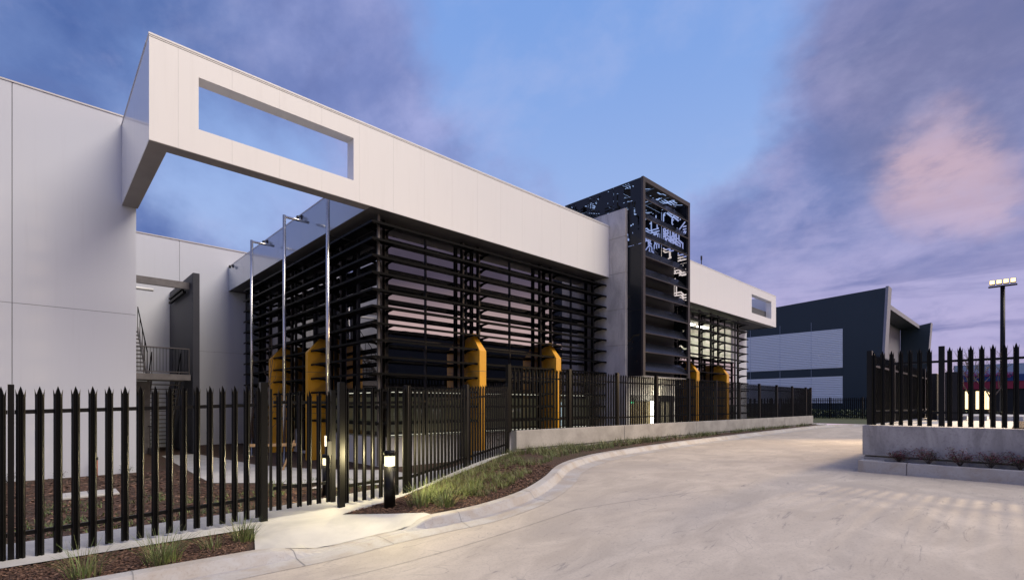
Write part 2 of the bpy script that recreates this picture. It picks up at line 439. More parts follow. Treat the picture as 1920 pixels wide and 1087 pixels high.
def drape(name, poly, zf, step, material, parent=None, bump=0):
    pts = []
    n = len(poly)
    for i in range(n):
        a = Vector(poly[i][:2]); b = Vector(poly[(i + 1) % n][:2]); k = max(1, int((b - a).length / (step * 1.0)))
        for j in range(k): pts.append(a.lerp(b, j / k))
    m = len(pts); edges = [(i, (i + 1) % m) for i in range(m)]
    xs = [p.x for p in pts]; ys = [p.y for p in pts]; bp = [(p.x, p.y) for p in pts]
    x = min(xs) + step * .5
    while x < max(xs):
        y = min(ys) + step * .5
        while y < max(ys):
            if inside(x, y, bp): pts.append(Vector((x + random.uniform(-.1, .1) * step, y + random.uniform(-.1, .1) * step)))
            y += step
        x += step
    v, e, f, *_ = delaunay_2d_cdt(pts, edges, [list(range(m))], 1, 1e-5)
    mb = MB(); mb.v = [(p.x, p.y, zf(p.x, p.y) + (bump * noise.noise(Vector((p.x * 3, p.y * 3, 0))) if bump else 0)) for p in v]; mb.f = [tuple(q) for q in f]; mb.mi = [0] * len(f)
    o = mb.build(name, material, parent, smooth=True, fix=False)
    return o

# kerb line (back edge), from the left of the picture round to the far end
KB = [(-9, 7.1), (-4, 6.98), (.3, 6.84), (1.95, 6.74), (2.7, 6.71), (3.6, 6.73), (4.45, 6.60), (5.35, 6.40), (6.4, 6.48), (7.5, 6.92), (8.7, 7.62), (10.1, 8.22), (11.9, 8.72), (15, 9.12), (19, 9.42), (27, 9.72), (35, 9.95), (39, 9.85), (41.2, 9.2), (42.5, 7.6), (43.2, 5), (43.5, 0), (43.5, -14)]
KBC = catmull(KB, 6)
def offset_line(L, d):
    out = []
    for i, p in enumerate(L):
        a = Vector(L[max(i - 1, 0)]); b = Vector(L[min(i + 1, len(L) - 1)]); t = (b - a).normalized()
        out.append((p[0] + t.y * d, p[1] - t.x * d))
    return out
def kh(x):   # kerb upstand: dropped at the pram crossing
    if x < 1.97: return .155
    if x < 3.0: return .155 - .13 * sm((x - 1.97) / .9)
    if x < 4.0: return .025
    if x < 4.6: return .025 + .13 * sm((x - 4.0) / .45)
    return .155
RZ = -.13     # road surface relative to T
K1 = offset_line(KBC, .20); K2 = offset_line(KBC, .29); K3 = offset_line(KBC, .62)
mb = MB(); prof = []
for i, p in enumerate(KBC):
    u = kh(p[0]) - .025
    def P(q, dz): return (q[0], q[1], T(*q) + dz)
    prof.append([P(p, RZ - .1), P(p, RZ + .01 + u), P(offset_line(KBC, .17)[i], RZ + .01 + u), P(K1[i], RZ + .003 + u * .93), P(K2[i], RZ + .012 + u * .05), P(K3[i], RZ + .004)])
mbk = MB()
nprof = len(prof[0])
for r in prof: mbk.v += r
for i in range(len(prof) - 1):
    for j in range(nprof - 1):
        a = i * nprof + j; mbk.f.append((a, a + 1, a + nprof + 1, a + nprof)); mbk.mi.append(0)
structure(mbk.build('kerb', 'kerb', smooth=False))
# dark joints across the kerb
mj = MB()
for i in (13, 21, 30, 39, 48, 56, 66, 74, 80, 86, 92):
    if i + 1 >= len(prof): break
    a = prof[i][1:]; t = (Vector(KBC[i + 1]) - Vector(KBC[i])).normalized() * .012
    for j in range(len(a) - 1):
        q = [Vector(a[j]), Vector(a[j + 1])]
        up = Vector((0, 0, .004)); tt = Vector((t.x, t.y, 0)) / 2
        mj.add([q[0] - tt + up, q[1] - tt + up, q[1] + tt + up, q[0] + tt + up], [(0, 1, 2, 3)])
structure(mj.build('kerb_joint', 'joint_soft', fix=False))

zr = lambda x, y: T(x, y) + RZ
road_poly = [p for p in offset_line(KBC, .5)] + [(43, -16), (-9, -16)]
structure(drape('road', road_poly, zr, .6, 'road'))
# sawn joint in the slab of the road
mj = MB()
def groove(p, q, w=.012, zf=None, up=.006, n=24):
    zf = zf or zr
    p = Vector(p); q = Vector(q); t = (q - p).normalized(); s = Vector((-t.y, t.x)) * w / 2
    for i in range(n):
        a = p.lerp(q, i / n); b = p.lerp(q, (i + 1) / n)
        mj.add([(a.x - s.x, a.y - s.y, zf(*a) + up), (b.x - s.x, b.y - s.y, zf(*b) + up), (b.x + s.x, b.y + s.y, zf(*b) + up), (a.x + s.x, a.y + s.y, zf(*a) + up)], [(0, 1, 2, 3)])
groove((6.3, 5.2), (9.0, 3.9), .008); groove((2.2, 5.4), (6.4, 5.15), .008); groove((14, 8.4), (17, 3.0)); groove((20, 8.8), (21, 3.0)); groove((27, 9), (27.5, 3))
structure(mj.build('road_joint', 'joint_soft', fix=False))

# fence line geometry
def FZ(x): return .005 + .030 * (x + .05)          # pale feet of the left fence
FY = 8.40
A1 = (5.20, 8.42); A2 = (7.60, 9.43); A3 = (10.02, 10.72)
# concrete strip under the left fence, entrance slab, mulch beds
zs = lambda x, y: T(x, y) + .0
strip = [(-9, 8.02), (2.30, 8.02), (2.30, 8.02), (3.55, 7.86), (4.95, 8.10), (7.7, 9.2), (10.02, 10.45), (10.02, 10.95), (7.4, 9.80), (5.3, 9.25), (3.6, 9.42), (-9, 9.22)]
structure(drape('concrete_edge_strip', strip, lambda x, y: T(x, y) - .012, .5, 'path'))
slab = [(1.958, 6.71), (2.7, 6.68), (3.6, 6.70), (4.42, 6.56), (4.53, 6.56), (4.53, 6.80), (3.61, 7.85), (3.56, 8.0), (2.318, 8.0)]
def zslab(x, y):
    d = min(max((7.3 - y) / .6, 0), 1)
    return T(x, y) - .004 - sm(d) * max(0, .137 - kh(x))
structure(drape('footpath', slab, zslab, .25, 'path'))
bedL = [p for p in KBC if p[0] < 1.95] + [(1.955, 6.75), (2.31, 7.98), (2.31, 8.0), (-9, 8.0)]
zm = lambda x, y: T(x, y) - .028
structure(drape('mulch_bed', bedL, zm, .12, 'mulch', bump=.02))
bedR = [(3.62, 7.84), (4.52, 6.80), (4.48, 6.62)] + [p for p in KBC if 4.5 < p[0] < 39.2 and p[1] > 6] + [(39.2, 10.56), (10.1, 10.56), (10.02, 10.44), (7.7, 9.19), (4.95, 8.09)]
structure(drape('garden_bed', bedR, lambda x, y: T(x, y) - .03 + .05 * sm((y - 6.6) / 2), .3, 'mulch', bump=.03))

# garden behind the fence and base ground
structure(MB().add([(-30, 8.6, -.15), (43, 8.6, -.15), (43, 60, -.15), (-30, 60, -.15)], [(0, 1, 2, 3)]).build('garden_ground', 'mulch', fix=False))
structure(MB().add([(-40, -60, -.6), (60, -60, -.6), (60, 80, -.6), (-40, 80, -.6)], [(0, 1, 2, 3)]).build('subsoil', 'mulch', fix=False))
g = MB(); gz = .41
for (x0, y0, x1, y1) in ((43.4, -900, 2600, 2500), (-2000, -900, 43.4, -16), (-2000, 60, 43.4, 2500), (-2000, -16, -9, 60)):
    zq = gz if x0 > 40 else -.07
    g.add([(x0, y0, zq), (x1, y0, zq), (x1, y1, zq), (x0, y1, zq)], [(0, 1, 2, 3)])
structure(g.build('ground', 'lawn', fix=False))
structure(MB().box(9.9, 10.83, -.15, 43.4, 12.2, .38).build('paved_terrace', 'path'))
def flat(name, poly, z, m): return structure(drape(name, poly, lambda x, y: z, 2.0, m))
flat('garden_path', [(3.45, 23.3), (4.6, 23.3), (5.2, 17.6), (6.2, 15.2), (7.7, 13.5), (7.7, 12.2), (6.1, 11.7), (5.3, 11.75), (4.1, 13.5), (3.15, 14.4)], -.135, 'path')
flat('front_path', [(4.6, 11.75), (6.5, 11.0), (9.6, 11.3), (9.6, 12.4), (7.7, 12.3), (5.4, 12.45)], -.128, 'path')

# ------------------------------------------------------------------ palisade fences
def pale_mesh(h, name='pale'):
    xs = [(-.0425, .010, -.115, 0), (-.035, .004, -.035, -.018), (-.026, -.012, -.105, -.004), (-.016, -.014, -.055, 0), (-.007, .012, -.022, 0), (0, .014, 0, 0)]
    xs = xs + [(-a, b, c, d) for a, b, c, d in xs[:-1][::-1]]
    mb = MB(); n = len(xs)
    for side in (0, 1):
        for (x, y, dz, lean) in xs:
            yy = y + (.0035 if side else 0)
            mb.v.append((x, yy, 0)); mb.v.append((x, yy, h - .14)); mb.v.append((x + (lean * (1 if x > 0 else -1) * -.6), yy + lean, h + dz))
    def id(s, i, k): return s * n * 3 + i * 3 + k
    for i in range(n - 1):
        for k in (0, 1):
            mb.f.append((id(0, i, k), id(0, i + 1, k), id(0, i + 1, k + 1), id(0, i, k + 1)))
            mb.f.append((id(1, i + 1, k), id(1, i, k), id(1, i, k + 1), id(1, i + 1, k + 1)))
        mb.f.append((id(0, i, 2), id(0, i + 1, 2), id(1, i + 1, 2), id(1, i, 2)))
    for i in (0, n - 1):
        for k in (0, 1): mb.f.append((id(0, i, k), id(0, i, k + 1), id(1, i, k + 1), id(1, i, k)))
    mb.mi = [0] * len(mb.f)
    return mb.mesh(name, 'black_steel')
PALE = {h: pale_mesh(h) for h in (2.07, 1.92, 1.72)}
def fence(label, p0, p1, zf, posts, pitch, h, flip=1, post_w=.1, post_h=None, skip_last=False, post_drop=.03, group='black palisade fences', cap=False, rails=(.30, .31), phase=.5, parent=None):
    """posts: fractions of the length where posts stand"""
    p0 = Vector((*p0, 0)); p1 = Vector((*p1, 0)); d = p1 - p0; L = d.length; d.normalize(); ang = math.atan2(d.y, d.x)
    nrm = Vector((d.y, -d.x, 0)) * flip         # outward (towards the camera)
    t = parent or thing('palisade_fence', label, 'fence', (p0.x, p0.y, zf(0)), group)
    ps = [q * L for q in posts]
    n = int(round(L / pitch))
    for i in range(n):
        s = (i + phase) * L / n
        if any(abs(s - q) < .06 for q in ps): continue
        p = p0 + d * s + nrm * .035
        inst('pale', PALE[h], t, (p.x, p.y, zf(s)), ang + (0 if flip > 0 else math.pi))
    pm = MB().box(-post_w / 2, -post_w / 2, 0, post_w / 2, post_w / 2, (post_h or h + .02) + post_drop).mesh('post', 'black_steel')
    for q in ps:
        p = p0 + d * q; inst('post', pm, t, (p.x, p.y, zf(q) - post_drop), ang)
    e = [0] + [q for q in ps if .05 < q < L - .05] + [L]
    for a, b in zip(e[:-1], e[1:]):
        pa = p0 + d * (a + .03) - nrm * 0; pb = p0 + d * (b - .03)
        for hz in (rails[0], h - rails[1]):
            MB().beam((pa.x, pa.y, zf(a) + hz), (pb.x, pb.y, zf(b) + hz), .04, .05).build('rail', 'black_steel', t)
    return t
# left fence, along the facade
p = 2.79
f1 = fence('black palisade fence nearest the camera, before the blank white wall, left of the gate', (-3.05, FY), (2.57, FY), lambda s: FZ(-3.05 + s), [0, .5, 1], .1644, 2.07, post_w=.055, post_drop=.13, post_h=2.09)
f1b = MB().box(2.52, FY - .052, -.06, 2.625, FY + .052, 2.20).build('post', 'black_steel', f1, bevel=.004)
# pedestrian gate
gate = thing('pedestrian_gate', 'black palisade pedestrian gate standing between two square posts, left of the lit bollard', 'gate', (2.62, FY, .1))
for i in range(6):
    inst('pale', PALE[1.92], gate, (2.80 + i * .162, FY - .035, .155 + .004 * i))
MB().box(2.665, FY - .02, .16, 2.70, FY + .02, 2.10).build('gate_stile', 'black_steel', gate)
MB().box(3.66, FY - .03, .16, 3.74, FY + .03, 2.10).build('gate_stile', 'black_steel', gate)
for zz in (.48, 1.86): MB().box(2.72, FY - .02, zz, 3.66, FY + .02, zz + .05).build('rail', 'black_steel', gate)
lk = MB().box(3.58, FY - .05, .98, 3.66, FY + .05, 1.22).build('lock_box', 'dark_plastic', gate, bevel=.005)
MB().box(3.52, FY - .09, 1.14, 3.55, FY - .07, 1.32).build('card_plate', 'white_plastic', gate)
# right of the gate
f2 = fence('short black palisade fence between the pedestrian gate and the bend, behind the lit bollard', (3.86, FY), (5.20, FY + .01), lambda s: .11 + .02 * s, [1], .165, 2.07, post_w=.10)
MB().box(3.80, FY - .052, -.02, 3.905, FY + .052, 2.24).build('post', 'black_steel', f2, bevel=.004)
f3 = fence('black palisade fence climbing beside the grassy bed between the bend and the concrete wall', A1, A3, lambda s: .12 + .05 * s, [0.0, .485, 1], .155, 2.07, post_w=.11)
WY = 10.71
wl = [10.06 + 2.785 * i for i in range(11)]
Lw = 39.0 - 10.06
f4 = fence('long black palisade fence standing on top of the low concrete wall', (10.06, WY), (39.0, WY), lambda s: 1.07, [(x - 10.06) / Lw for x in wl] + [1], .158, 1.92, post_w=.12, post_h=1.96)

# long low wall made of cast lengths
wall = thing('concrete_wall', 'long low off white concrete wall under the palisade fence beside the road', 'wall', (10.28, 10.6, .38))
xs = [10.28, 15.95, 21.75, 27.55, 33.35, 39.2]
for a, b in zip(xs[:-1], xs[1:]):
    MB().box(a + .008, 10.6, .52, b - .008, 10.84, 1.075).build('wall_length', 'concrete_wall', wall, bevel=.008)
    MB().box(a, 10.64, .2, b, 10.82, .53).build('footing', 'concrete_form', wall)

# ------------------------------------------------------------------ office building
B = thing('office_building', 'office building with white box frame, black sun louvres, yellow fins and black slatted tower', 'building', (7, 13.3, 0))
YF, ZB, ZT = 13.264, 7.61, 9.905
YI = 13.65
def panel_run(name, x0, x1, joints, z0, z1, y0=YF, y1=YI, m='cladding', g=.0012):
    js = [x0] + [j for j in joints if x0 + .05 < j < x1 - .05] + [x1]
    for a, b in zip(js[:-1], js[1:]):
        MB().box(a + (g if a != x0 else 0), y0, z0, b - (g if b != x1 else 0), y1, z1).build(name, m, B)
J = [2.27, 3.36, 4.45, 5.54] + [6.63 + 1.09 * i for i in range(32)]
TH = .38
# left frame: pier, header, sill, then solid run to the tower
panel_run('fascia_panel', 1.736, 2.667, J, ZB, ZT)
panel_run('fascia_panel', 2.667, 6.449, J, 9.38, ZT); panel_run('fascia_panel', 2.667, 6.449, J, ZB, 8.185)
panel_run('fascia_panel', 6.449, 18.715, J, ZB, ZT)
MB().box(1.76, YF + .03, ZB + .02, 2.65, YI - .02, ZT - .02).box(2.6, YF + .03, 9.40, 18.7, YI - .02, ZT - .02).box(2.6, YF + .03, ZB + .02, 18.7, YI - .02, 8.17).box(6.5, YF + .03, 8.1, 18.7, YI - .02, 9.5).build('panel_backing', 'seam', B)
MB().box(1.725, YF - .012, ZT, 18.715, YI + .01, ZT + .045).build('coping', 'cladding', B, bevel=.004)
MB().box(1.74, YF - .004, ZT - .042, 18.70, YF, ZT - .034).build('flashing_line', 'joint', B)
# return of the frame to the hall
yj = [YI, 14.74, 15.83, 16.92, 18.2]
for a, b in zip(yj[:-1], yj[1:]):
    MB().box(1.736, a + .003, ZB, 1.736 + TH, b - .003, ZT).build('return_panel', 'cladding', B)
MB().box(1.76, YI, ZB + .02, 2.09, 18.19, ZT - .02).build('panel_backing', 'seam', B)
MB().box(1.722, YI + .011, ZT, 2.13, 18.19, ZT + .045).build('coping', 'flashing', B)
# soffit strip under the frame
sf = MB()
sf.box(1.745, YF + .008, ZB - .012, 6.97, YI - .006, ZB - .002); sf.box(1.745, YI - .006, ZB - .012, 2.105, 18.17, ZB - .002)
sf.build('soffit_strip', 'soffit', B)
# side fascia
XS = 6.988; ZSF = 8.82
sj = [YI] + [YI + 2.44 * i for i in range(1, 6)] + [28.28]
for a, b in zip(sj[:-1], sj[1:]):
    MB().box(XS, a + .003, ZB, XS + .12, b - .003, ZSF).build('side_fascia_panel', 'fascia_shaded', B)
MB().box(XS + .03, YI, ZB + .01, XS + .12 + .05, 28.27, ZSF - .01).build('panel_backing', 'seam', B)
MB().box(XS - .012, YI + .002, ZSF, XS + .2, 28.28, ZSF + .035).build('coping', 'flashing', B)
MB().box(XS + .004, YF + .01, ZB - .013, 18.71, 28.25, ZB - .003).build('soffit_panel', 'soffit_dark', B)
MB().box(XS + .17, YI + .01, ZB, 39.9, 28.2, 8.72).build('roof', 'joint', B)
# right frame
def pxX(x, Y=YF):
    u = (x - 960) / 931; z = Y / (.7239 - .6899 * u); return z * (.6899 + .7239 * u)
XE = 39.92; XO0, XO1 = pxX(1409.5), pxX(1446.3)
J2 = [23.2 + 1.09 * i for i in range(18)]
panel_run('fascia_panel', 23.25, XO0, J2, ZB, ZT)
panel_run('fascia_panel', XO0, XO1, J2, 9.40, ZT); panel_run('fascia_panel', XO0, XO1, J2, ZB, 8.12); panel_run('fascia_panel', XO1, XE, [], ZB, ZT)
MB().box(23.3, YF + .03, ZB + .02, XO0 - .05, YI - .02, ZT - .02).box(XO0 - .1, YF + .03, 9.42, XE - .05, YI - .02, ZT - .02).box(XO0 - .1, YF + .03, ZB + .02, XE - .05, YI - .02, 8.10).build('panel_backing', 'seam', B)
MB().box(23.25, YF - .012, ZT, XE + .01, YI + .01, ZT + .045).build('coping', 'cladding', B, bevel=.004)
MB().box(XE - TH, YI + .003, ZB, XE, 19.5, ZT).build('return_panel', 'cladding', B)
MB().box(36.2, 19.0, ZB, XE - TH, 19.4, ZT).build('return_panel', 'cladding', B)
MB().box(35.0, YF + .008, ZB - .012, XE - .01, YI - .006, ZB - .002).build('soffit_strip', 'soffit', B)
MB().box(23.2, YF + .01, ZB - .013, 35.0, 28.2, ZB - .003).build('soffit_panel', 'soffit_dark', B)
for a, b in ((35.2, 36.85), (36.86, 38.5), (38.51, 40.1)):
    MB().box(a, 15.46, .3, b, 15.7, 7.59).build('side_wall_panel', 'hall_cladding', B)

# glazing
YG, XG = 14.23, 8.02
def pane(x0, x1, z0, z1, m='glass_mirror', y=YG):
    return MB().add([(x0, y, z0), (x1, y, z0), (x1, y, z1), (x0, y, z1)], [(0, 1, 2, 3)]).build('window_pane', m, B, fix=False)
def pane_side(y0, y1, z0, z1, m='glass_mirror', x=XG):
    return MB().add([(x, y1, z0), (x, y0, z0), (x, y0, z1), (x, y1, z1)], [(0, 1, 2, 3)]).build('window_pane', m, B, fix=False)
gx = [8.02, 9.50, 11.25, 13.42, 15.25, 17.18, 18.71]
for a, b in zip(gx[:-1], gx[1:]):
    pane(a, b, 3.98, 7.58); pane(a, b, 2.42, 3.98); pane(a, b, .82, 2.42, 'glass_clear')
for x in gx[1:-1]:
    MB().box(x - .022, YG - .05, .82, x + .022, YG + .03, 7.58).build('mullion', 'mullion', B)
for z in (2.42, 3.98):
    MB().box(8.05, YG - .035, z - .025, 18.70, YG + .02, z + .025).build('transom', 'mullion', B)
gy = [14.23, 16.1, 18.0, 19.9, 21.9, 24.0, 26.3]
for a, b in zip(gy[:-1], gy[1:]):
    pane_side(a, b, 3.98, 7.58); pane_side(a, b, 2.42, 3.98); pane_side(a, b, .82, 2.42, 'glass_clear')
for y in gy[1:-1]:
    MB().box(XG - .05, y - .022, .82, XG + .03, y + .022, 7.58).build('mullion', 'mullion', B)
MB().box(XG - .05, YG - .05, .82, XG + .05, YG + .05, 7.59).build('corner_mullion', 'mullion', B)
MB().box(7.85, 26.31, -.15, 8.3, 28.27, 7.58).build('navy_panel', 'navy_panel', B)
# plinth
MB().box(XG - .10, YG - .12, -.16, 18.70, YG + .4, .80).build('plinth', 'plinth', B, bevel=.006)
MB().box(XG - .12, YG + .42, -.16, XG + .4, 26.3, .80).build('plinth', 'plinth', B, bevel=.006)
# ground floor blinds lit from behind, with light leaking above and below
for a, b in zip(gx[:-1], gx[1:]):
    MB().box(a + .06, YG + .16, .95, b - .06, YG + .17, 2.10).build('roller_blind', 'blind', B)
MB().box(8.2, YG + .30, 2.25, 18.6, YG + .33, 2.275).build('ceiling_strip_light', 'strip_glow', B)
MB().box(8.2, YG + .22, .835, 18.6, YG + .24, .855).build('sill_light_leak', 'strip_glow', B)  # glowing slit standing for light that leaks under the blinds
for a, b in zip(gy[:-1], gy[1:]):
    MB().box(XG + .16, a + .06, .95, XG + .17, b - .06, 2.10).build('roller_blind', 'blind', B)
MB().box(XG + .30, 14.6, 2.25, XG + .33, 26.0, 2.275).build('ceiling_strip_light', 'strip_glow', B)
MB().box(15.9, YG + .12, .9, 16.7, YG + .15, 1.95).build('bright_window', 'screen_blue', B)
# opaque dark core added inside the building to block light
MB().box(8.5, 14.75, -.1, 18.6, 28.0, 7.58).box(18.6, 16.2, -.1, 26.9, 28.0, 7.58).box(26.9, 14.8, -.1, 34.9, 28.0, 3.95).box(26.9, 20.0, 3.95, 34.9, 28.0, 7.58).build('light_block_core', 'dark_core', B)

# sun louvres
LZ = [7.25 - .4975 * i for i in range(13)]
YO, XO = 13.38, 7.08; DP = .46
def post_front(x, y=14.0, z0=.0, z1=ZB - .02, w=.11, m='galvanised'):
    MB().box(x - w * .30, y - .05, z0, x + w * .30, y + .05, z1).build('louvre_post', m, B)
    MB().box(x - w * .62, y + .0, z0, x - w * .34, y + .07, z1).box(x + w * .34, y + .0, z0, x + w * .62, y + .07, z1).build('post_channel', 'louvre', B)
brk = MB()
def bracket_mesh():
    pts = [(0, 0), (-.62, .0), (-.62, .02), (-.56, .035), (0, .035)]
    prof = [(.02, -.12), (-.05, -.12), (-.20, -.055), (-.60, -.015), (-.62, .0), (-.62, .018), (.02, .018)]
    mb = MB(); n = len(prof)
    for x in (-.006, .006):
        for (y, z) in prof: mb.v.append((x, y, z))
    mb.f = [tuple(range(n)), tuple(range(n, 2 * n))[::-1]] + [(i, (i + 1) % n, n + (i + 1) % n, n + i) for i in range(n)]
    mb.mi = [0] * len(mb.f); return mb.mesh('bracket', 'louvre')
BR = bracket_mesh()
def blade_front(x0, x1, z, mitre=0):
    # flat blade with a small turned down front lip
    mb = MB(); x0b = x0 + (DP if mitre else 0)
    a = .028
    mb.hexa([(x0, YO, z), (x1, YO, z), (x1, YO + DP, z + .03), (x0b, YO + DP, z + .03), (x0, YO, z + a), (x1, YO, z + a), (x1, YO + DP, z + .03 + .02), (x0b, YO + DP, z + .03 + .02)])
    mb.box(x0, YO - .006, z - .038, x1, YO + .008, z + a + .002)
    return mb.build('louvre_blade', 'louvre', B)
def blade_side(y0, y1, z):
    mb = MB(); a = .028; y0b = y0 + DP
    mb.hexa([(XO, y0, z), (XO + DP, y0b, z + .03), (XO + DP, y1, z + .03), (XO, y1, z), (XO, y0, z + a), (XO + DP, y0b, z + .05), (XO + DP, y1, z + .05), (XO, y1, z + a)])
    mb.box(XO - .006, y0, z - .038, XO + .008, y1, z + a + .002)
    return mb.build('louvre_blade', 'louvre', B)
for z in LZ:
    blade_front(XO, 18.69, z, 1); blade_side(YO, 26.0, z); blade_front(23.6, 35.0, z)
fp = [7.80, 10.92, 11.66, 14.95, 15.62, 18.52]
for x in fp: post_front(x, m='galvanised')
for x in fp:
    for z in LZ: inst('bracket', BR, B, (x + (.07 if x < 18 else 0), 14.0, z))
fp2 = [26.3, 29.15, 30.7, 31.75, 34.86]
for x in fp2:
    post_front(x, z0=.4)
    for z in LZ[:11]: inst('bracket', BR, B, (x + .05, 14.0, z))
sp = [14.02, 16.9, 17.75, 20.35, 21.65, 24.4, 25.9]
for y in sp:
    MB().box(7.70, y - .035, 0, 7.80, y + .035, ZB - .02).build('louvre_post', 'galvanised', B)
    MB().box(7.75, y - .07, 0, 7.82, y - .04, ZB - .02).box(7.75, y + .04, 0, 7.82, y + .07, ZB - .02).build('post_channel', 'louvre', B)
    for z in LZ: inst('bracket', BR, B, (7.70, y, z), -math.pi / 2)
MB().box(7.40, 13.62, 0, 7.47, 13.69, ZB - .02).build('louvre_post', 'galvanised', B)
# short slips of metal that close the corner
for z in LZ[:11]: MB().add([(7.44, 13.60, z - .02), (7.44, 13.60, z + .015), (7.12, 13.46, z)], [(0, 1, 2)]).add([(7.44, 13.62, z - .02), (7.44, 13.62, z + .015), (7.12, 13.48, z)], [(0, 1, 2)]).build('corner_slip', 'galvanised', B)

# yellow fins
def fin_front(x0, w, z0=-.15, zt=4.33):
    x1 = x0 + w; y0 = 13.28; y1 = 14.14; zc = zt - .60
    f = MB(); f.box(x0, y0, z0, x1, y1, zc)
    c = .07; yc = y0 + .48
    f.hexa([(x0, y0, zc), (x1, y0, zc), (x1, y1, zc), (x0, y1, zc), (x0 + c, yc, zt), (x1 - c, yc, zt), (x1 - c, y1, zt), (x0 + c, y1, zt)])
    f.box(x0 + c - .01, yc - .02, zt, x1 - c + .01, y1, zt + .05)
    f.build('yellow_fin', 'yellow', B)
    j = MB()
    for z in (zc - .72, zc - 2.2): j.box(x0 - .003, y0 - .003, z, x1 + .003, y1 - .1, z + .012)
    j.build('fin_joint', 'joint', B)
for x in (11.10, 15.12): fin_front(x, .30)
for x in (27.25, 31.30): fin_front(x, .36)
def fin_side(y0, w, z0=-.15, zt=4.33):
    y1 = y0 + w; x0 = 6.97; x1 = 7.93; zc = zt - .60; c = .07; xc = x0 + .55
    f = MB(); f.box(x0, y0, z0, x1, y1, zc)
    f.hexa([(x0, y0, zc), (x1, y0, zc), (x1, y1, zc), (x0, y1, zc), (xc, y0 + c, zt), (x1, y0 + c, zt), (x1, y1 - c, zt), (xc, y1 - c, zt)])
    f.build('yellow_fin', 'yellow', B)
    j = MB()
    for z in (zc - .72, zc - 2.2): j.box(x0 - .003, y0 - .003, z, x1 - .1, y1 + .003, z + .012)
    j.build('fin_joint', 'joint', B)
for y in (17.9, 21.85): fin_side(y, .22)

# lit room on the upper floor right of the tower
rm = MB(); rm.add([(27, 19.9, 3.96), (34.85, 19.9, 3.96), (34.85, 19.9, 7.55), (27, 19.9, 7.55)], [(0, 1, 2, 3)])
rm.add([(27, 14.5, 3.97), (34.85, 14.5, 3.97), (34.85, 19.9, 3.97), (27, 19.9, 3.97)], [(0, 1, 2, 3)])
rm.add([(27, 14.5, 7.2), (34.85, 14.5, 7.2), (34.85, 19.9, 7.2), (27, 19.9, 7.2)], [(3, 2, 1, 0)])
rm.add([(34.84, 14.5, 3.97), (34.84, 19.9, 3.97), (34.84, 19.9, 7.2), (34.84, 14.5, 7.2)], [(0, 1, 2, 3)]); rm.add([(26.95, 14.5, 3.97), (26.95, 19.9, 3.97), (26.95, 19.9, 7.2), (26.95, 14.5, 7.2)], [(3, 2, 1, 0)])
rm.build('lit_room', 'cream', B, fix=False)
for x in (28.6, 30.6, 32.6):
    for y in (15.6, 17.6): MB().box(x, y, 7.16, x + 1.2, y + .3, 7.19).build('ceiling_light', 'ceiling_light', B)
MB().box(28.8, 18.9, 4.0, 30.2, 19.4, 5.9).box(31.6, 17.0, 4.0, 31.9, 17.5, 7.1).box(32.6, 18.8, 4.6, 33.8, 19.2, 6.1).build('office_cabinet', 'mullion', B)
gx2 = [26.9, 28.3, 29.9, 31.5, 33.2, 34.86]
for a, b in zip(gx2[:-1], gx2[1:]):
    pane(a, b, 4.72, 7.56, 'glass_clear'); pane(a, b, 2.42, 4.72); pane(a, b, .5, 2.42, 'glass_mirror')
for x in gx2: MB().box(x - .022, YG - .05, .5, x + .022, YG + .03, 7.57).build('mullion', 'mullion', B)
MB().box(26.9, YG - .035, 4.69, 34.86, YG + .02, 4.75).build('transom', 'mullion', B)
MB().box(23.3, YG, .3, 26.9, YG + .3, 7.58).build('dark_wall', 'dark_core', B)
MB().box(27, YG - .08, 3.0, 27.05, YG - .06, 3.05).box(33.6, YG - .06, 3.35, 33.72, YG - .04, 3.45).build('wall_lamp', 'strip_glow', B)

# concrete fin wall
zj = [-.1, 1.28, 2.88, 4.48, 6.08, 7.69, 9.28, 10.52]
for a, b in zip(zj[:-1], zj[1:]):
    MB().box(18.72, 12.40, a + .008, 18.90, 14.6, b - .008).build('concrete_panel', 'concrete_fin', B, bevel=.006)
MB().box(18.74, 12.43, 0, 18.88, 14.5, 10.4).build('panel_backing', 'seam', B)

# tower
X0, X1, Y0, Y1, Z0, Z1 = 18.92, 23.14, 11.62, 16.05, 3.10, 11.72
C = .034
def circuit(nu, nv, seed, dens=1.0, big=False):
    rnd = random.Random(seed); g = [[False] * nu for _ in range(nv)]
    def cut(u, v, s=1):
        for a in range(s):
            for b in range(s):
                if 2 <= u + a < nu - 2 and 2 <= v + b < nv - 2: g[v + b][u + a] = True
    D = [(1, 0), (1, 1), (0, 1), (-1, 1), (-1, 0), (-1, -1), (0, -1), (1, -1)]
    for _ in range(int(nu * nv / 330 * dens)):
        u = rnd.randint(3, nu - 4); v = rnd.randint(3, nv - 4); d = rnd.choice((0, 2, 2, 4, 6, 6, 1, 7))
        par = rnd.choice((1, 1, 2, 3)); seg = [rnd.randint(5, 15), rnd.randint(2, 6), rnd.randint(5, 16)]
        turn = rnd.choice((1, -1))
        for kx in range(par):
            uu = u + (kx * 4 if d in (2, 6) else 0); vv = v + (kx * 4 if d in (0, 4, 1, 7) else 0); dd = d
            for si, L in enumerate(seg):
                for _i in range(L):
                    cut(uu, vv, 2); uu += D[dd][0]; vv += D[dd][1]
                dd = (dd + (turn if si == 0 else -turn)) % 8
            if par == 1: cut(uu - 1, vv - 1, 3)
    for _ in range(int(nu * nv / 260 * dens)):
        cut(rnd.randint(3, nu - 4), rnd.randint(3, nv - 4), 2)
    return g
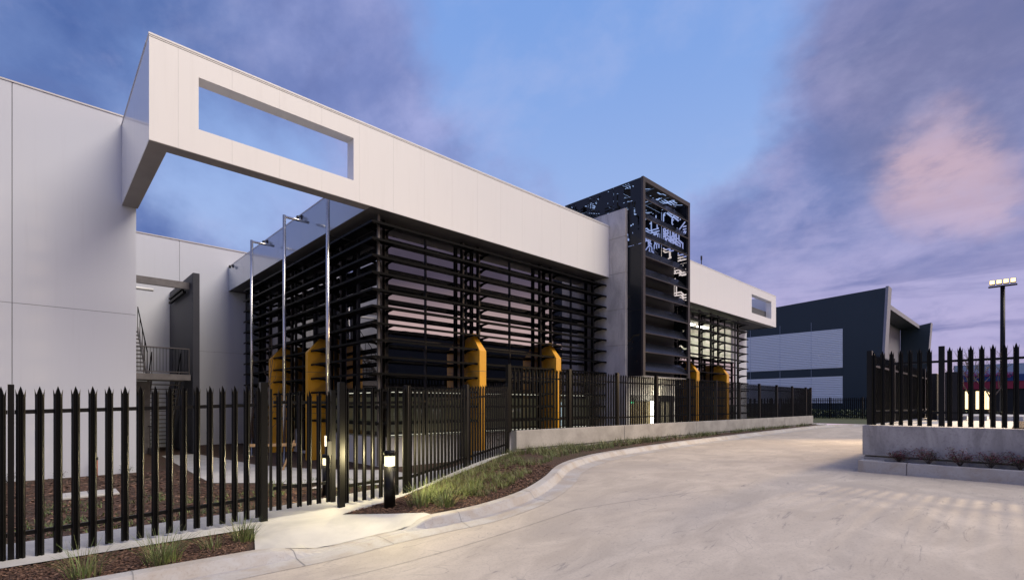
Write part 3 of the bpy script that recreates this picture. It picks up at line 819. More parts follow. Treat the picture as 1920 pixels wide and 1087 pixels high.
def perf(o, du, dv, w, h, seed, dens=1.0):
    """perforated sheet: origin o, unit vectors du dv, size w x h; returns the part"""
    nu = int(w / C); nv = int(h / C); cu = (w - .01) / nu; cv = (h - .01) / nv; g = circuit(nu, nv, seed, dens * 1.15)
    o = Vector(o); du = Vector(du); dv = Vector(dv); nn = du.cross(dv) * .006
    mb = MB(); done = [[False] * nu for _ in range(nv)]
    for v in range(nv):
        u = 0
        while u < nu:
            if g[v][u] or done[v][u]: u += 1; continue
            e = u
            while e < nu and not g[v][e] and not done[v][e]: e += 1
            t = v + 1
            while t < nv and all(not g[t][q] and not done[t][q] for q in range(u, e)): t += 1
            for a in range(v, t):
                for b in range(u, e): done[a][b] = True
            P = [o + du * (cu * i) + dv * (cv * j) for i, j in ((u, v), (e, v), (e, t), (u, t))]
            mb.add(P, [(0, 1, 2, 3)]); mb.add([q + nn for q in P], [(3, 2, 1, 0)])
            u = e
    return mb.build('perforated_panel', 'tower_black', B, fix=False)
sd = 1
for r in range(3):
    for c in range(3):
        w = (Y1 - Y0 - .1) / 3; h = (Z1 - Z0) / 3
        perf((X0, Y0 + .1 + c * w + .006, Z0 + r * h + .004), (0, 1, 0), (0, 0, 1), w - .012, h - .008, 40 + sd, 1.0 if r == 2 else .22); sd += 1
        if c < 3: perf((X1, Y0 + .1 + c * w + .006, Z0 + r * h + .004), (0, 1, 0), (0, 0, 1), w - .012, h - .008, 80 + sd, 1.6)
for c in range(3):
    w = (X1 - X0 - .02) / 3
    perf((X0 + .01 + c * w, Y1, 8.85), (1, 0, 0), (0, 0, 1), w - .012, Z1 - 8.85, 120 + c, 1.0)
    for r in range(3):
        hh = (Y1 - Y0 - .24) / 3
        perf((X0 + .01 + c * w, Y0 + .22 + r * hh, Z1 - .03), (1, 0, 0), (0, 1, 0), w - .012, hh - .012, 140 + c * 3 + r, .8)
fr = .17
MB().box(X0 - .01, Y0, Z0, X0 + fr, Y0 + .10, Z1).build('tower_frame_post', 'tower_frame', B, bevel=.006)
MB().box(X1 - fr, Y0, Z0, X1 + .02, Y0 + .10, Z1).build('tower_frame_post', 'tower_frame', B, bevel=.006)
MB().box(X0 - .012, Y0 - .003, Z1 - .20, X1 + .022, Y0 + .11, Z1 + .01).build('tower_frame_beam', 'tower_frame', B, bevel=.006)
MB().box(X0 + .05, 12.45, .5, X1 - .02, 12.62, 8.8).build('tower_back_wall', 'tower_inner', B)
MB().box(X0 + .03, Y0 + .12, Z0 - .02, X1 - .02, 12.44, Z0 + .03).build('tower_soffit', 'soffit', B)
for i in range(10):
    z = 3.32 + .83 * i
    s = MB(); xa, xb = X0 + fr + .004, X1 - fr - .004
    s.hexa([(xa, Y0 + .02, z), (xb, Y0 + .02, z), (xb, Y0 + .035, z - .012), (xa, Y0 + .035, z - .012), (xa, Y0 + .32, z + .44), (xb, Y0 + .32, z + .44), (xb, Y0 + .335, z + .425), (xa, Y0 + .335, z + .425)])
    s.build('tower_slat', 'tower_slat', B)
    MB().box(xa, Y0 + .006, z - .03, xb, Y0 + .035, z + .012).build('slat_lip', 'tower_frame', B)

# entrance under the tower
E_ = 12.60
MB().box(18.95, 12.38, .4, 19.05, 12.62, 3.05).box(23.0, 12.38, .4, 23.1, 12.62, 3.05).build('entry_jamb', 'cream', B)
MB().box(19.06, 12.36, 2.0, 23.0, 12.44, 2.28).build('entry_header', 'mullion', B)
MB().box(19.06, 12.40, 2.29, 23.0, 12.448, 3.06).build('entry_wall', 'cream', B)
MB().box(19.1, 12.44, .42, 20.3, 12.449, 2.0).build('entry_wood', 'wood_warm', B)
MB().box(20.35, 12.42, .42, 21.2, 12.449, 2.0).build('entry_wood', 'wood_warm', B)
MB().box(20.72, 12.20, .45, 21.00, 12.34, 2.02).build('entry_light', 'entry_glow', B)
MB().box(21.75, 12.42, .42, 22.55, 12.449, 2.0).build('door_glow', 'blind', B)
for x in (21.65, 22.1, 22.6): MB().box(x, 12.36, .42, x + .06, 12.43, 2.0).build('door_frame', 'mullion', B)
MB().box(19.15, 12.35, 1.9, 19.3, 12.38, 1.98).build('exit_sign', 'exit_green', B)
el = bpy.data.lights.new('entrance_light', 'POINT'); el.energy = 45; el.color = (1, .9, .68); el.shadow_soft_size = .15
eo = bpy.data.objects.new('entrance_light', el); COL.objects.link(eo); eo.location = (21.3 - 7, 11.95 - 13.3, 2.2); eo.parent = B
# roof antenna and cameras
MB().tube([(30.4, 14.5, 8.7), (30.4, 14.5, 11.0)], .03, 6).tube([(30.4, 14.5, 11.0), (30.4, 14.5, 11.25)], .06, 6).build('roof_mast', 'mullion', B)
for i, (yy, lab) in enumerate(((27.4, 'black security camera on the side fascia at its far end, by the rear white wall'), (22.3, 'black security camera on the side fascia behind the middle banner pole'), (18.5, 'black security camera on the side fascia behind the right hand banner pole'))):
    c = thing('security_camera', lab, 'security camera', (6.97, yy, 8.75), 'security cameras along the side fascia')
    MB().box(6.84, yy - .02, 8.70, 6.95, yy + .02, 8.73).box(6.945, yy - .05, 8.64, 6.985, yy + .05, 8.78).build('mount_arm', 'mullion', c)
    MB().tube([(6.84, yy, 8.72), (6.84, yy, 8.64), (6.84, yy, 8.58)], [.05, .06, .025], 10).build('camera_dome', 'dark_plastic', c, smooth=True)

# ------------------------------------------------------------------ white hall behind
H = thing('white_hall', 'tall blank white panelled hall on the left, joined to the box frame', 'building', (-3, 18.2, -.15))
for (a, b) in ((-14, -10), (-10, -5.4), (-5.4, -.5), (-.5, 2.08)):
    for (z0, z1) in ((-.15, 4.48), (4.48, 10.17)):
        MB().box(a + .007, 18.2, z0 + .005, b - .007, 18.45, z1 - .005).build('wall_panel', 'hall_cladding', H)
MB().box(-14, 18.23, -.1, 2.05, 18.42, 10.1).build('panel_backing', 'joint', H)
MB().box(-14, 18.18, 10.17, 2.1, 18.5, 10.21).build('coping', 'flashing', H)
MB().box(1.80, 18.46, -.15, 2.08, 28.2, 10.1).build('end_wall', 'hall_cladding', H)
for (a, b) in ((2.1, 4.9), (4.9, 7.8)):
    for (z0, z1) in ((-.15, 4.48), (4.48, 9.72)):
        MB().box(a + .007, 28.3, z0 + .005, b - .007, 28.5, z1 - .005).build('wall_panel', 'hall_cladding', H)
MB().box(2.1, 28.33, -.1, 12, 28.48, 9.6).box(7.8, 28.3, 7.7, 12, 28.5, 9.72).build('panel_backing', 'joint', H)
MB().box(7.8, 28.29, 7.7, 9.6, 28.5, 9.7).build('wall_panel', 'hall_cladding', H)
MB().box(2.1, 28.27, 9.72, 12, 28.55, 9.77).build('coping', 'flashing', H)
MB().box(4.5, 23.4, -.15, 4.74, 28.28, 7.17).build('dark_fin_wall', 'blade_wall', H, bevel=.01)
MB().box(2.1, 23.95, 6.58, 4.49, 24.10, 6.86).build('steel_beam', 'steel_beam', H)
MB().box(4.30, 24.2, 6.45, 4.42, 27.3, 6.55).box(4.30, 24.2, 6.65, 4.42, 27.3, 6.72).build('steel_beam', 'louvre', H)
MB().tube([(2.1, 26.0, 6.75), (3.55, 26.0, 6.75)], .07, 10).build('vent_pipe', 'white_plastic', H, smooth=True)

# external stairs
S = thing('steel_stairs', 'grey escape stairs with open treads and railings beside the dark fin wall', 'stairs', (3.3, 24, -.15))
MB().box(2.12, 23.5, 2.82, 4.45, 23.62, 3.05).build('stringer_beam', 'steel_beam', S); MB().box(2.12, 24.9, 2.82, 4.45, 25.0, 3.05).build('stringer_beam', 'steel_beam', S)
MB().box(2.12, 23.62, 3.0, 4.45, 24.9, 3.04).build('landing', 'steel_beam', S)
def rail_x(x0, x1, y, z0, z1, nb):
    m = MB()
    m.tube([(x0, y, z1), (x1, y, z1)], .024, 6); m.tube([(x0, y, z0 + .08), (x1, y, z0 + .08)], .018, 6)
    for x in (x0, (x0 + x1) / 2 - .35, x1): m.tube([(x, y, z0), (x, y, z1)], .022, 6)
    m.build('railing', 'galvanised', S)
    m = MB()
    for i in range(nb):
        x = x0 + (i + .5) * (x1 - x0) / nb; m.tube([(x, y, z0 + .08), (x, y, z1)], .007, 4)
    m.build('railing_bars', 'louvre', S)
rail_x(2.14, 4.40, 23.52, 3.06, 4.08, 22)
def flight(x0, x1, ya, za, yb, zb, n):
    for xx in (x0, x1): MB().beam((xx, ya, za), (xx, yb, zb), .05, .26).build('stringer', 'steel_beam', S)
    tm = MB().box(x0 + .03, -.13, -.018, x1 - .03, .13, .018).mesh('tread', 'galvanised')
    for i in range(1, n):
        t = i / n; inst('tread', tm, S, (0, ya + (yb - ya) * t, za + (zb - za) * t + .05))
    for xx in (x0, x1):
        m = MB(); m.tube([(xx, ya, za + 1.0), (xx, yb, zb + 1.0)], .022, 6)
        for i in range(5):
            t = i / 4; m.tube([(xx, ya + (yb - ya) * t, za + (zb - za) * t), (xx, ya + (yb - ya) * t, za + (zb - za) * t + 1.0)], .014, 5)
        m.build('handrail', 'louvre', S)
flight(3.35, 4.35, 27.6, -.15, 24.9, 3.0, 17)
flight(2.2, 3.2, 24.9, 3.0, 27.6, 5.2, 12)
flight(2.25, 3.25, 23.6, 0.0, 23.5 + 4.0, -.1, 2)
MB().box(2.3, 24.95, -.15, 3.3, 25.02, 2.8).build('back_sheet', 'steel_beam', S)

# ------------------------------------------------------------------ banner poles
for i, (y, lab) in enumerate(((21.05, 'leftmost of three tall stainless steel banner poles with a short top arm'), (17.5, 'middle one of three tall stainless steel banner poles, its arm just left of the fascia'), (14.0, 'nearest and rightmost of three tall stainless banner poles, its top hidden by the white frame'))):
    b = thing('banner_pole', lab, 'pole', (6.02, y, -.15), 'stainless banner poles beside the side facade')
    MB().tube([(6.02, y, -.12), (6.02, y, 8.26)], .052, 20).build('pole', 'stainless', b, smooth=True)
    MB().tube([(6.02, y, 8.21), (6.85, y, 8.21)], .045, 16).build('top_arm', 'stainless', b, smooth=True)
    MB().tube([(6.02, y, 6.72 + .0), (6.85, y, 6.72)], .010, 6).build('lower_arm', 'louvre', b)
    MB().tube([(6.02, y, -.15), (6.02, y, -.12)], .15, 16).build('base_plate', 'stainless', b)

# ------------------------------------------------------------------ bollards
def bollard(loc, label, h=1.0, glow='lamp_glow', energy=330):
    x, y, z = loc
    b = thing('bollard_light', label, 'bollard light', loc, 'lit bollards by the gate')
    MB().tube([(x, y, z - .05), (x, y, z + h * .74)], .098, 24).build('post', 'black_steel', b, smooth=True)
    d = MB().tube([(x, y, z + h * .742), (x, y, z + h * .91)], .088, 24).build('lamp_lens', glow, b, smooth=True)
    pl_ = bpy.data.lights.new('bollard_lamp', 'POINT'); pl_.energy = energy; pl_.color = (1, .84, .45); pl_.shadow_soft_size = .05
    po_ = bpy.data.objects.new('bollard_lamp', pl_); COL.objects.link(po_); po_.parent = b; po_.location = (0, 0, h * .83)
    MB().tube([(x, y, z + h * .912), (x, y, z + h * .985), (x, y, z + h)], [.10, .10, .085], 24).build('cap', 'black_steel', b, smooth=True)
    MB().tube([(x, y, z), (x, y, z + .012)], .14, 20).build('base_plate', 'black_steel', b)
    return b
bollard((4.36, 7.62, .06), 'round black bollard light glowing warm white in the mulch bed beside the entrance slab')
bollard((4.55, 10.63, -.13), 'black bollard light glowing behind the pedestrian gate inside the garden', .9, energy=200)

# tree stakes with sapling
st = thing('staked_sapling', 'thin bare sapling tied between pale timber stakes behind the fence left of the gate', 'tree', (5.1, 16.0, -.15))
MB().tube([(5.1, 16, -.15), (5.14, 16, 1.0), (5.06, 16.05, 2.2), (5.16, 16, 3.2), (5.12, 16, 3.9)], [.022, .018, .013, .008, .004], 6).build('trunk', 'bark', st)
br = MB()
for i in range(16):
    z = 1.1 + i * .17; a = i * 2.4; l = .35 * (1.2 - i / 20)
    br.tube([(5.1, 16, z), (5.1 + math.cos(a) * l * .6, 16 + math.sin(a) * l * .6, z + l * .6), (5.1 + math.cos(a) * l * .8, 16 + math.sin(a) * l * .8, z + l * 1.5)], [.008, .005, .002], 4)
br.build('branches', 'bark', st)
MB().beam((4.45, 16.3, .62), (5.75, 15.7, .62), .02, .09).build('crossbar', 'timber', st)
MB().tube([(4.5, 16.28, -.15), (4.5, 16.28, .95)], .03, 6).build('stake', 'timber', st)
MB().tube([(5.35, 15.7, -.15), (5.72, 15.75, .75)], .03, 6).build('stake', 'timber', st)

# garden bits behind the fence
pl = thing('pit_cover', 'flat pale concrete pit cover lying in the mulch behind the left fence', 'pit cover', (.8, 14.3, -.15))
MB().box(.30, 14.0, -.15, 1.30, 14.75, -.10).build('surround', 'path', pl, bevel=.01); MB().box(.42, 14.1, -.10, 1.18, 14.65, -.09).build('lid', 'path', pl)
MB().box(.78, 14.11, -.089, .80, 14.64, -.087).build('lid_joint', 'joint', pl)
PX = 1.14
pp = thing('drain_pipe', 'short upright orange pipe with dark cap in front of the white wall', 'pipe', (PX, 17.9, -.15))
MB().tube([(PX, 17.9, -.15), (PX, 17.9, .32)], .045, 12).build('pipe', 'orange_pipe', pp, smooth=True); MB().tube([(PX, 17.9, .32), (PX, 17.9, .40)], .055, 12).build('cap', 'dark_plastic', pp, smooth=True)

# ------------------------------------------------------------------ vegetation
def blade_strip(mb, base, ang, lean, length, w, rnd, m=0, seg=3):
    dx, dy = math.cos(ang), math.sin(ang); px, py = -dy, dx
    prev = None; o = len(mb.v)
    for i in range(seg + 1):
        t = i / seg; r = lean * length * (t ** 1.6); z = length * t * (1 - .32 * lean * t)
        ww = w * (1 - t) + .0008
        c = (base[0] + dx * r, base[1] + dy * r, base[2] + z)
        mb.v.append((c[0] - px * ww, c[1] - py * ww, c[2])); mb.v.append((c[0] + px * ww, c[1] + py * ww, c[2]))
    for i in range(seg):
        a = o + i * 2; mb.f.append((a, a + 1, a + 3, a + 2)); mb.mi.append(m)
def tuft_mesh(n, h, spread, seed, w=.0035):
    rnd = random.Random(seed); mb = MB()
    for i in range(n):
        a = rnd.uniform(0, 6.283); r = spread * rnd.random() ** .6 * .45
        blade_strip(mb, (math.cos(a) * r, math.sin(a) * r, -.01), a + rnd.uniform(-.7, .7), rnd.uniform(.15, 1.0), h * rnd.uniform(.5, 1.1), w, rnd, rnd.choice((0, 0, 1)))
    return mb.mesh('grass_tuft', ['grass_green', 'grass_olive'], fix=False)
tl = [((.35, 7.05), .44, 100, .36, 'leftmost thin grey green grass tuft in the mulch in front of the left fence'),
      ((1.05, 7.05), .44, 170, .42, 'second grass tuft from the left in the mulch bed, the widest of the four'),
      ((1.62, 7.28), .26, 60, .30, 'sparse low grass tuft, third from the left in the mulch bed, with long thin stems'),
      ((2.02, 7.42), .40, 150, .30, 'bushy upright grass tuft at the right end of the left mulch bed, beside the slab')]
for i, ((x, y), h, n, s, lab) in enumerate(tl):
    o = inst('grass_tuft', tuft_mesh(n, h, s, 20 + i), None, (x, y, zm(x, y))); tag(o, lab, 'grass tuft', 'grass tufts in the left mulch bed')
zbed = lambda x, y: T(x, y) - .03 + .05 * sm((y - 6.6) / 2)
TM = [tuft_mesh(110, .34, .34, 60 + i) for i in range(5)]
near = [((4.78, 7.30), 1.45, 'tall bright grass tuft just right of the lit bollard, touching the fence'),
        ((5.02, 6.92), 1.2, 'low bright grass tuft nearest the kerb, just right of the lit bollard'),
        ((5.25, 7.55), .9, 'grass tuft behind the two bright ones right of the bollard, close to the fence'),
        ((5.75, 7.12), .95, 'middle green grass tuft between kerb and fence in the sloping bed'),
        ((6.25, 7.6), .9, 'olive grass tuft by the concrete edge strip where the bed widens')]
for i, ((x, y), s, lab) in enumerate(near):
    o = inst('grass_tuft', TM[i], None, (x, y, zbed(x, y)), i * 1.3, (s, s, s)); tag(o, lab, 'grass tuft', 'grass tufts in the right bed')
# ground cover too dense to count
rnd = random.Random(5); gc = MB()
bedpoly = [(4.9, 7.3), (5.6, 6.85), (6.5, 6.95), (7.5, 7.4), (8.7, 8.05), (10.1, 8.65), (11.9, 9.15), (15, 9.55), (19, 9.85), (27, 10.05), (39, 10.2), (39, 10.55), (10.2, 10.55), (9.9, 10.3), (7.7, 9.1), (5.2, 8.1)]
cnt = 0
while cnt < 1500:
    x = 4.9 + 34 * rnd.random() ** 1.7; y = rnd.uniform(6.8, 10.55)
    if not inside(x, y, bedpoly): continue
    if noise.noise(Vector((x * .9, y * 1.2, 3))) < -.18: cnt += .3; continue
    cnt += 1; h = rnd.uniform(.10, .24) * (1.15 if x > 9 else .85)
    for j in range(9 if x < 14 else 6):
        a = rnd.uniform(0, 6.28); blade_strip(gc, (x + rnd.uniform(-.05, .05), y + rnd.uniform(-.05, .05), zbed(x, y) - .01), a, rnd.uniform(.2, 1.1), h * rnd.uniform(.6, 1.3), .0045 if x < 14 else .009, rnd, rnd.choice((0, 1, 1)), 2)
tag(gc.build('grass', ['grass_green', 'grass_olive'], fix=False), 'low olive green native grass covering the bed between kerb and concrete wall', 'grass', kind='stuff')
# weeds in the garden behind the fence
gd = MB()
for _ in range(900):
    x = rnd.uniform(-1, 6.5); y = rnd.uniform(8.9, 13.5)
    if noise.noise(Vector((x * .8, y * .8, 9))) < .0: continue
    for j in range(5): blade_strip(gd, (x + rnd.uniform(-.05, .05), y + rnd.uniform(-.05, .05), -.15), rnd.uniform(0, 6.28), rnd.uniform(.3, 1.3), rnd.uniform(.05, .16), .007, rnd, rnd.choice((0, 1)), 2)
tag(gd.build('weeds', ['grass_green', 'leaf_green'], fix=False), 'low green weeds growing in the mulch behind the pedestrian gate', 'plants', kind='stuff')
# bark chips
def chips(name, poly, n, zf, size, label, seed):
    rnd = random.Random(seed); mb = MB(); xs = [p[0] for p in poly]; ys = [p[1] for p in poly]; c = 0
    while c < n:
        x = rnd.uniform(min(xs), max(xs)); y = rnd.uniform(min(ys), max(ys))
        if not inside(x, y, poly): continue
        c += 1; a = rnd.uniform(0, 6.28); l = size * rnd.uniform(.5, 1.5); w = l * rnd.uniform(.25, .5); t = rnd.uniform(-.35, .35); s = rnd.uniform(-.35, .35)
        dx, dy = math.cos(a) * l, math.sin(a) * l; px, py = -math.sin(a) * w, math.cos(a) * w; z = zf(x, y) + rnd.uniform(.002, .022)
        mb.add([(x - dx - px, y - dy - py, z - t * l - s * w), (x + dx - px, y + dy - py, z + t * l - s * w), (x + dx + px, y + dy + py, z + t * l + s * w), (x - dx + px, y - dy + py, z - t * l + s * w)], [(0, 1, 2, 3)], rnd.choice((0, 0, 1, 2)))
    return tag(mb.build(name, ['chip_a', 'chip_b', 'chip_c'], fix=False), label, 'mulch', kind='stuff')
chips('bark_chips', [(-.6, 7.0), (1.9, 6.8), (2.25, 7.97), (-.6, 7.97)], 9000, zm, .016, 'reddish brown bark chips covering the left mulch bed', 1)
chips('bark_chips', [(3.65, 7.82), (4.52, 6.85), (5.35, 6.45), (6.4, 6.55), (7.5, 7.0), (8.7, 7.7), (8.6, 9.5), (7.7, 9.15), (5.0, 8.05)], 15000, zbed, .020, 'reddish brown bark chips round the bollard and along the kerb', 2)
chips('bark_chips', [(-1.5, 8.9), (6, 9.3), (3.2, 14.2), (3.0, 18.1), (-1.5, 18.1)], 9000, lambda x, y: -.15, .035, 'dark bark chips covering the garden behind the left fence', 3)

# small plants by the white wall
def shrub(loc, r, h, leafm, seed, n=240, name='shrub'):
    rnd = random.Random(seed); x, y, z = loc
    s = MB(); tips = []
    for i in range(13):
        a = rnd.uniform(0, 6.28); l = rnd.uniform(.5, 1); e = Vector((x + math.cos(a) * r * l, y + math.sin(a) * r * l, z + h * rnd.uniform(.45, 1)))
        m = Vector((x, y, z)).lerp(e, .5) + Vector((0, 0, h * .12)); s.tube([(x, y, z - .01), m, e], [.006, .004, .002], 4); tips += [(m, .5), (e, 1), (m.lerp(e, .5), .8)]
    lf = MB()
    for i in range(n):
        t, k = rnd.choice(tips); p = t + Vector((rnd.gauss(0, .045), rnd.gauss(0, .045), rnd.gauss(0, .028))); a = rnd.uniform(0, 6.28); q = rnd.uniform(.016, .030); u = Vector((math.cos(a), math.sin(a), rnd.uniform(-.5, .5))) * q; v = Vector((-math.sin(a), math.cos(a), rnd.uniform(-.5, .5))) * q * .5
        lf.add([p - u, p + v, p + u, p - v], [(0, 1, 2, 3)], 1 if rnd.random() < .15 else 0)
    return s, lf
RG = 'shrubs along the foot of the right concrete wall'
sx = [(1685, .21, .28, 'smallest reddish shrub, leftmost of the five at the foot of the grey planter wall'),
      (1742, .25, .34, 'reddish shrub with sparse spreading arms, second from the left at the planter wall'),
      (1800, .25, .38, 'dense dark red shrub in the middle of the five at the planter wall'),
      (1857, .27, .38, 'largest reddish shrub with green lower leaves, fourth from the left at the planter wall'),
      (1913, .25, .36, 'reddish shrub at the right edge, next to the black garden light')]
def pyY(px, X):
    u = (px - 960) / 931; z = X / (.6899 + .7239 * u); return z * (.7239 - .6899 * u)
for i, (px, r, h, lab) in enumerate(sx):
    X = 13.90; Y = pyY(px, X); t = thing('shrub', lab, 'shrub', (X, Y, .56), RG)
    s, lf = shrub((X, Y, .56), r, h, 'leaf_red', 300 + i, 480); s.build('stems', 'bark', t); lf.build('leaves', ['leaf_red', 'leaf_green'], t, fix=False)
for i, (x, lab) in enumerate(((-.55, 'tiny plant at the left edge, against the foot of the white wall'), (.42, 'small green plant at the foot of the white wall left of the orange pipe'), (1.85, 'small dark plant at the right end of the tall white wall'))):
    t = thing('small_plant', lab, 'plant', (x, 17.95, -.15), 'small plants along the white wall')
    s, lf = shrub((x, 17.95, -.15), .2, .25, 'leaf_green', 400 + i, 90); s.build('stems', 'bark', t); lf.build('leaves', ['leaf_green', 'leaf_red'], t, fix=False)

# ------------------------------------------------------------------ right planter wall and fence
PW = thing('retaining_wall', 'grey concrete retaining wall on the right with a narrow planter along its foot', 'wall', (14.1, 2.7, .4))
MB().box(14.08, -6, .665, 14.32, 2.78, 1.36).build('wall_face', 'concrete_form', PW, bevel=.008)
MB().box(14.13, -6, .3, 14.30, 2.76, .63).build('footing', 'concrete_form', PW)
MB().box(14.325, 2.56, .3, 24, 2.78, 1.36).build('wall_face', 'concrete_form', PW, bevel=.008)
for a, b in ((2.78, 1.90), (1.89, -.9), (-.91, -6)):
    MB().box(13.65, b, .3, 13.80, a, .575).build('planter_kerb', 'kerb', PW, bevel=.01)
MB().box(13.805, 2.35, .3, 14.12, 2.775, .572).build('planter_end', 'kerb', PW, bevel=.008)
MB().box(13.805, -6, .3, 14.12, 2.34, .545).build('planter_soil', 'mulch', PW)
structure(MB().box(14.33, -14, .3, 43.0, 2.55, 1.335).build('raised_terrace', 'path'))
structure(MB().box(14.6, -14, 1.336, 20.5, .3, 1.37).build('terrace_mulch', 'mulch'))
fence('black palisade fence on the grey retaining wall at the right edge, above the shrubs', (14.21, 2.66), (14.21, -3.2), lambda s: 1.375, [0.0, 1.29 / 5.86, 4.05 / 5.86], .168, 1.72, flip=1, post_w=.10, post_drop=0, post_h=1.74)
fence('black palisade fence on the return of the retaining wall, running away from the road corner', (14.28, 2.67), (23.9, 2.67), lambda s: 1.375, [.29, .58, .87, 1], .165, 1.72, flip=-1, post_w=.10, post_drop=0)
gl = thing('garden_light', 'black garden floodlight at the right edge of the planter kerb', 'light', (13.72, -.28, .575))
MB().box(13.60, -.42, .62, 13.78, -.22, .86).build('housing', 'dark_plastic', gl, bevel=.012)
MB().tube([(13.72, -.2, .575), (13.72, -.2, .72)], .02, 8).build('stalk', 'galvanised', gl); MB().box(13.66, -.26, .575, 13.78, -.14, .585).build('foot', 'galvanised', gl)

# floodlight pole
u = (1880 - 960) / 931; LD = 24.0; LX = LD * (.6899 + .7239 * u); LY = LD * (.7239 - .6899 * u)
zt = CZ + 230 * LD / 931
FL = thing('light_pole', 'tall black light pole with a ring of lit floodlights behind the right fence', 'lamp post', (LX, LY, 1.33))
MB().tube([(LX, LY, 1.3), (LX, LY, zt - .25)], [.10, .085], 16).build('pole', 'black_steel', FL, smooth=True)
MB().box(LX - .04, LY - .5, zt - .24, LX + .04, LY + .5, zt - .17).build('crossarm', 'black_steel', FL)
for i, dy in enumerate((-.36, -.12, .12, .36)):
    hd = MB().box(LX - .16, LY + dy - .10, zt - .12, LX + .10, LY + dy + .10, zt + .10).build('floodlight', 'black_steel', FL, bevel=.01)
    MB().box(LX - .18, LY + dy - .085, zt - .10, LX - .162, LY + dy + .085, zt + .08).build('lamp_lens', 'flood_glow', hd)
fl = bpy.data.lights.new('floodlight_lamp', 'SPOT'); fl.energy = 11500; fl.color = (1, .72, .42); fl.shadow_soft_size = .34; fl.spot_size = R(80); fl.spot_blend = .5
fo = bpy.data.objects.new('floodlight_lamp', fl); COL.objects.link(fo)
fo.parent = FL; fo.location = (-.30, 0, zt - 1.33 - .02)
fo.rotation_euler = Vector((1, .04, .36)).to_track_quat('Z', 'Y').to_euler()

# ------------------------------------------------------------------ far things
FB = thing('navy_warehouse', 'dark navy warehouse with pale ribbed wall bands and a leaning end fin beyond the fence', 'building', (64, 14, .4))
def quadwall(name, pts, m, depth=.4):
    pts = [Vector(p) for p in pts]; n = Vector((depth, 0, 0)); o = MB(); k = len(pts)
    o.add(pts + [q + n for q in pts], [tuple(range(k)), tuple(range(k, 2 * k))[::-1]] + [(i, (i + 1) % k, k + (i + 1) % k, k + i) for i in range(k)])
    return o.build(name, m, FB)
def W64(x, y, X=64.0):
    u = (x - 960) / 931; z = X / (.6899 + .7239 * u); return (X, z * (.7239 - .6899 * u), CZ + (758 - y) / 931 * z)
a = W64(1665.4, 538); b = W64(1652, 650)
xb = 55
quadwall('navy_wall', [(64, xb, 10.2), (64, 14.442, 10.2), (64, 14.442, .3), (64, 11.18, .3), (64, a[1] + .12, a[2]), (64, xb, 11.7)], 'far_navy', 1.6)
quadwall('navy_wall', [(63.98, xb, 4.98), (63.98, 14.44, 4.98), (63.98, 14.44, 5.9), (63.98, xb, 5.9)], 'far_navy', .3)
quadwall('ribbed_wall', [(63.95, xb, 5.9), (63.95, 14.44, 5.9), (63.95, 14.44, 10.18), (63.95, xb, 10.18)], 'far_ribbed', .3)
quadwall('ribbed_wall', [(63.95, xb, 2.0), (63.95, 14.44, 2.0), (63.95, 14.44, 4.98), (63.95, xb, 4.98)], 'far_ribbed', .3)
quadwall('base_wall', [(63.97, xb, .2), (63.97, 14.44, .2), (63.97, 14.44, 2.0), (63.97, xb, 2.0)], 'far_navy', .3)
for y in (17.5, 20.8, 24.2, 27.6): MB().box(63.93, y - .012, .3, 63.949, y + .012, 11.2).build('cladding_joint', 'far_light', FB)
# leaning end fin, canopy and far wing
fin = MB(); fin.hexa([(63.9, 11.02, .3), (65.6, 11.02, .3), (65.6, 11.2, .3), (63.9, 11.2, .3), (63.9, a[1] - .05, a[2] + .1), (65.6, a[1] - .05, a[2] + .1), (65.6, a[1] + .2, a[2] + .1), (63.9, a[1] + .2, a[2] + .1)]); fin.build('end_fin', 'far_grey', FB)
MB().box(65.6, 10.6, 12.12, 86.2, 20, 12.45).build('canopy', 'navy_panel', FB)
MB().box(65.6, 10.55, 12.05, 86.0, 10.6, 12.55).build('canopy_edge', 'far_grey', FB)
MB().box(65.6, 12.6, .3, 85.8, 13.0, 12.1).build('porch_wall', 'far_grey', FB)
MB().hexa([(85.83, 10.2, .3), (87, 10.2, .3), (87, 12.59, .3), (85.83, 12.59, .3), (85.83, 9.39, 12.7), (87, 9.39, 12.7), (87, 12.59, 12.1), (85.83, 12.59, 12.1)]).build('far_wing', 'far_navy', FB)
MB().hexa([(85.80, 10.17, .3), (87.4, 10.17, .3), (87.4, 10.2, .3), (85.8, 10.2, .3), (85.80, 9.34, 12.75), (87.4, 9.34, 12.75), (87.4, 9.39, 12.75), (85.8, 9.39, 12.75)]).build('far_wing_edge', 'far_grey', FB)
# far fence
FF = 58.5
fence('distant black palisade fence across the grass in front of the navy warehouse', (FF, 6.0), (FF, 24.5), lambda s: .50, [0, .15, .3, .45, .6, .75, .9], .165, 2.07, flip=-1, group='black palisade fences', post_w=.12)
hd = MB(); rr = random.Random(8)
for _ in range(5200):
    x = FF + 1.4 + rr.uniform(-.7, .7); y = rr.uniform(4, 30); z = .4 + rr.uniform(0, .95) ** 1.2
    p = Vector((x, y, z)); u_ = Vector((rr.uniform(-1, 1), rr.uniform(-1, 1), rr.uniform(-1, 1))) * .07; v_ = Vector((rr.uniform(-1, 1), rr.uniform(-1, 1), rr.uniform(-1, 1))) * .07
    hd.add([p - u_, p - v_, p + u_, p + v_], [(0, 1, 2, 3)])
tag(hd.build('hedge_planting', 'leaf_green', fix=False), 'dark low planting behind the distant fence', 'plants', kind='stuff')

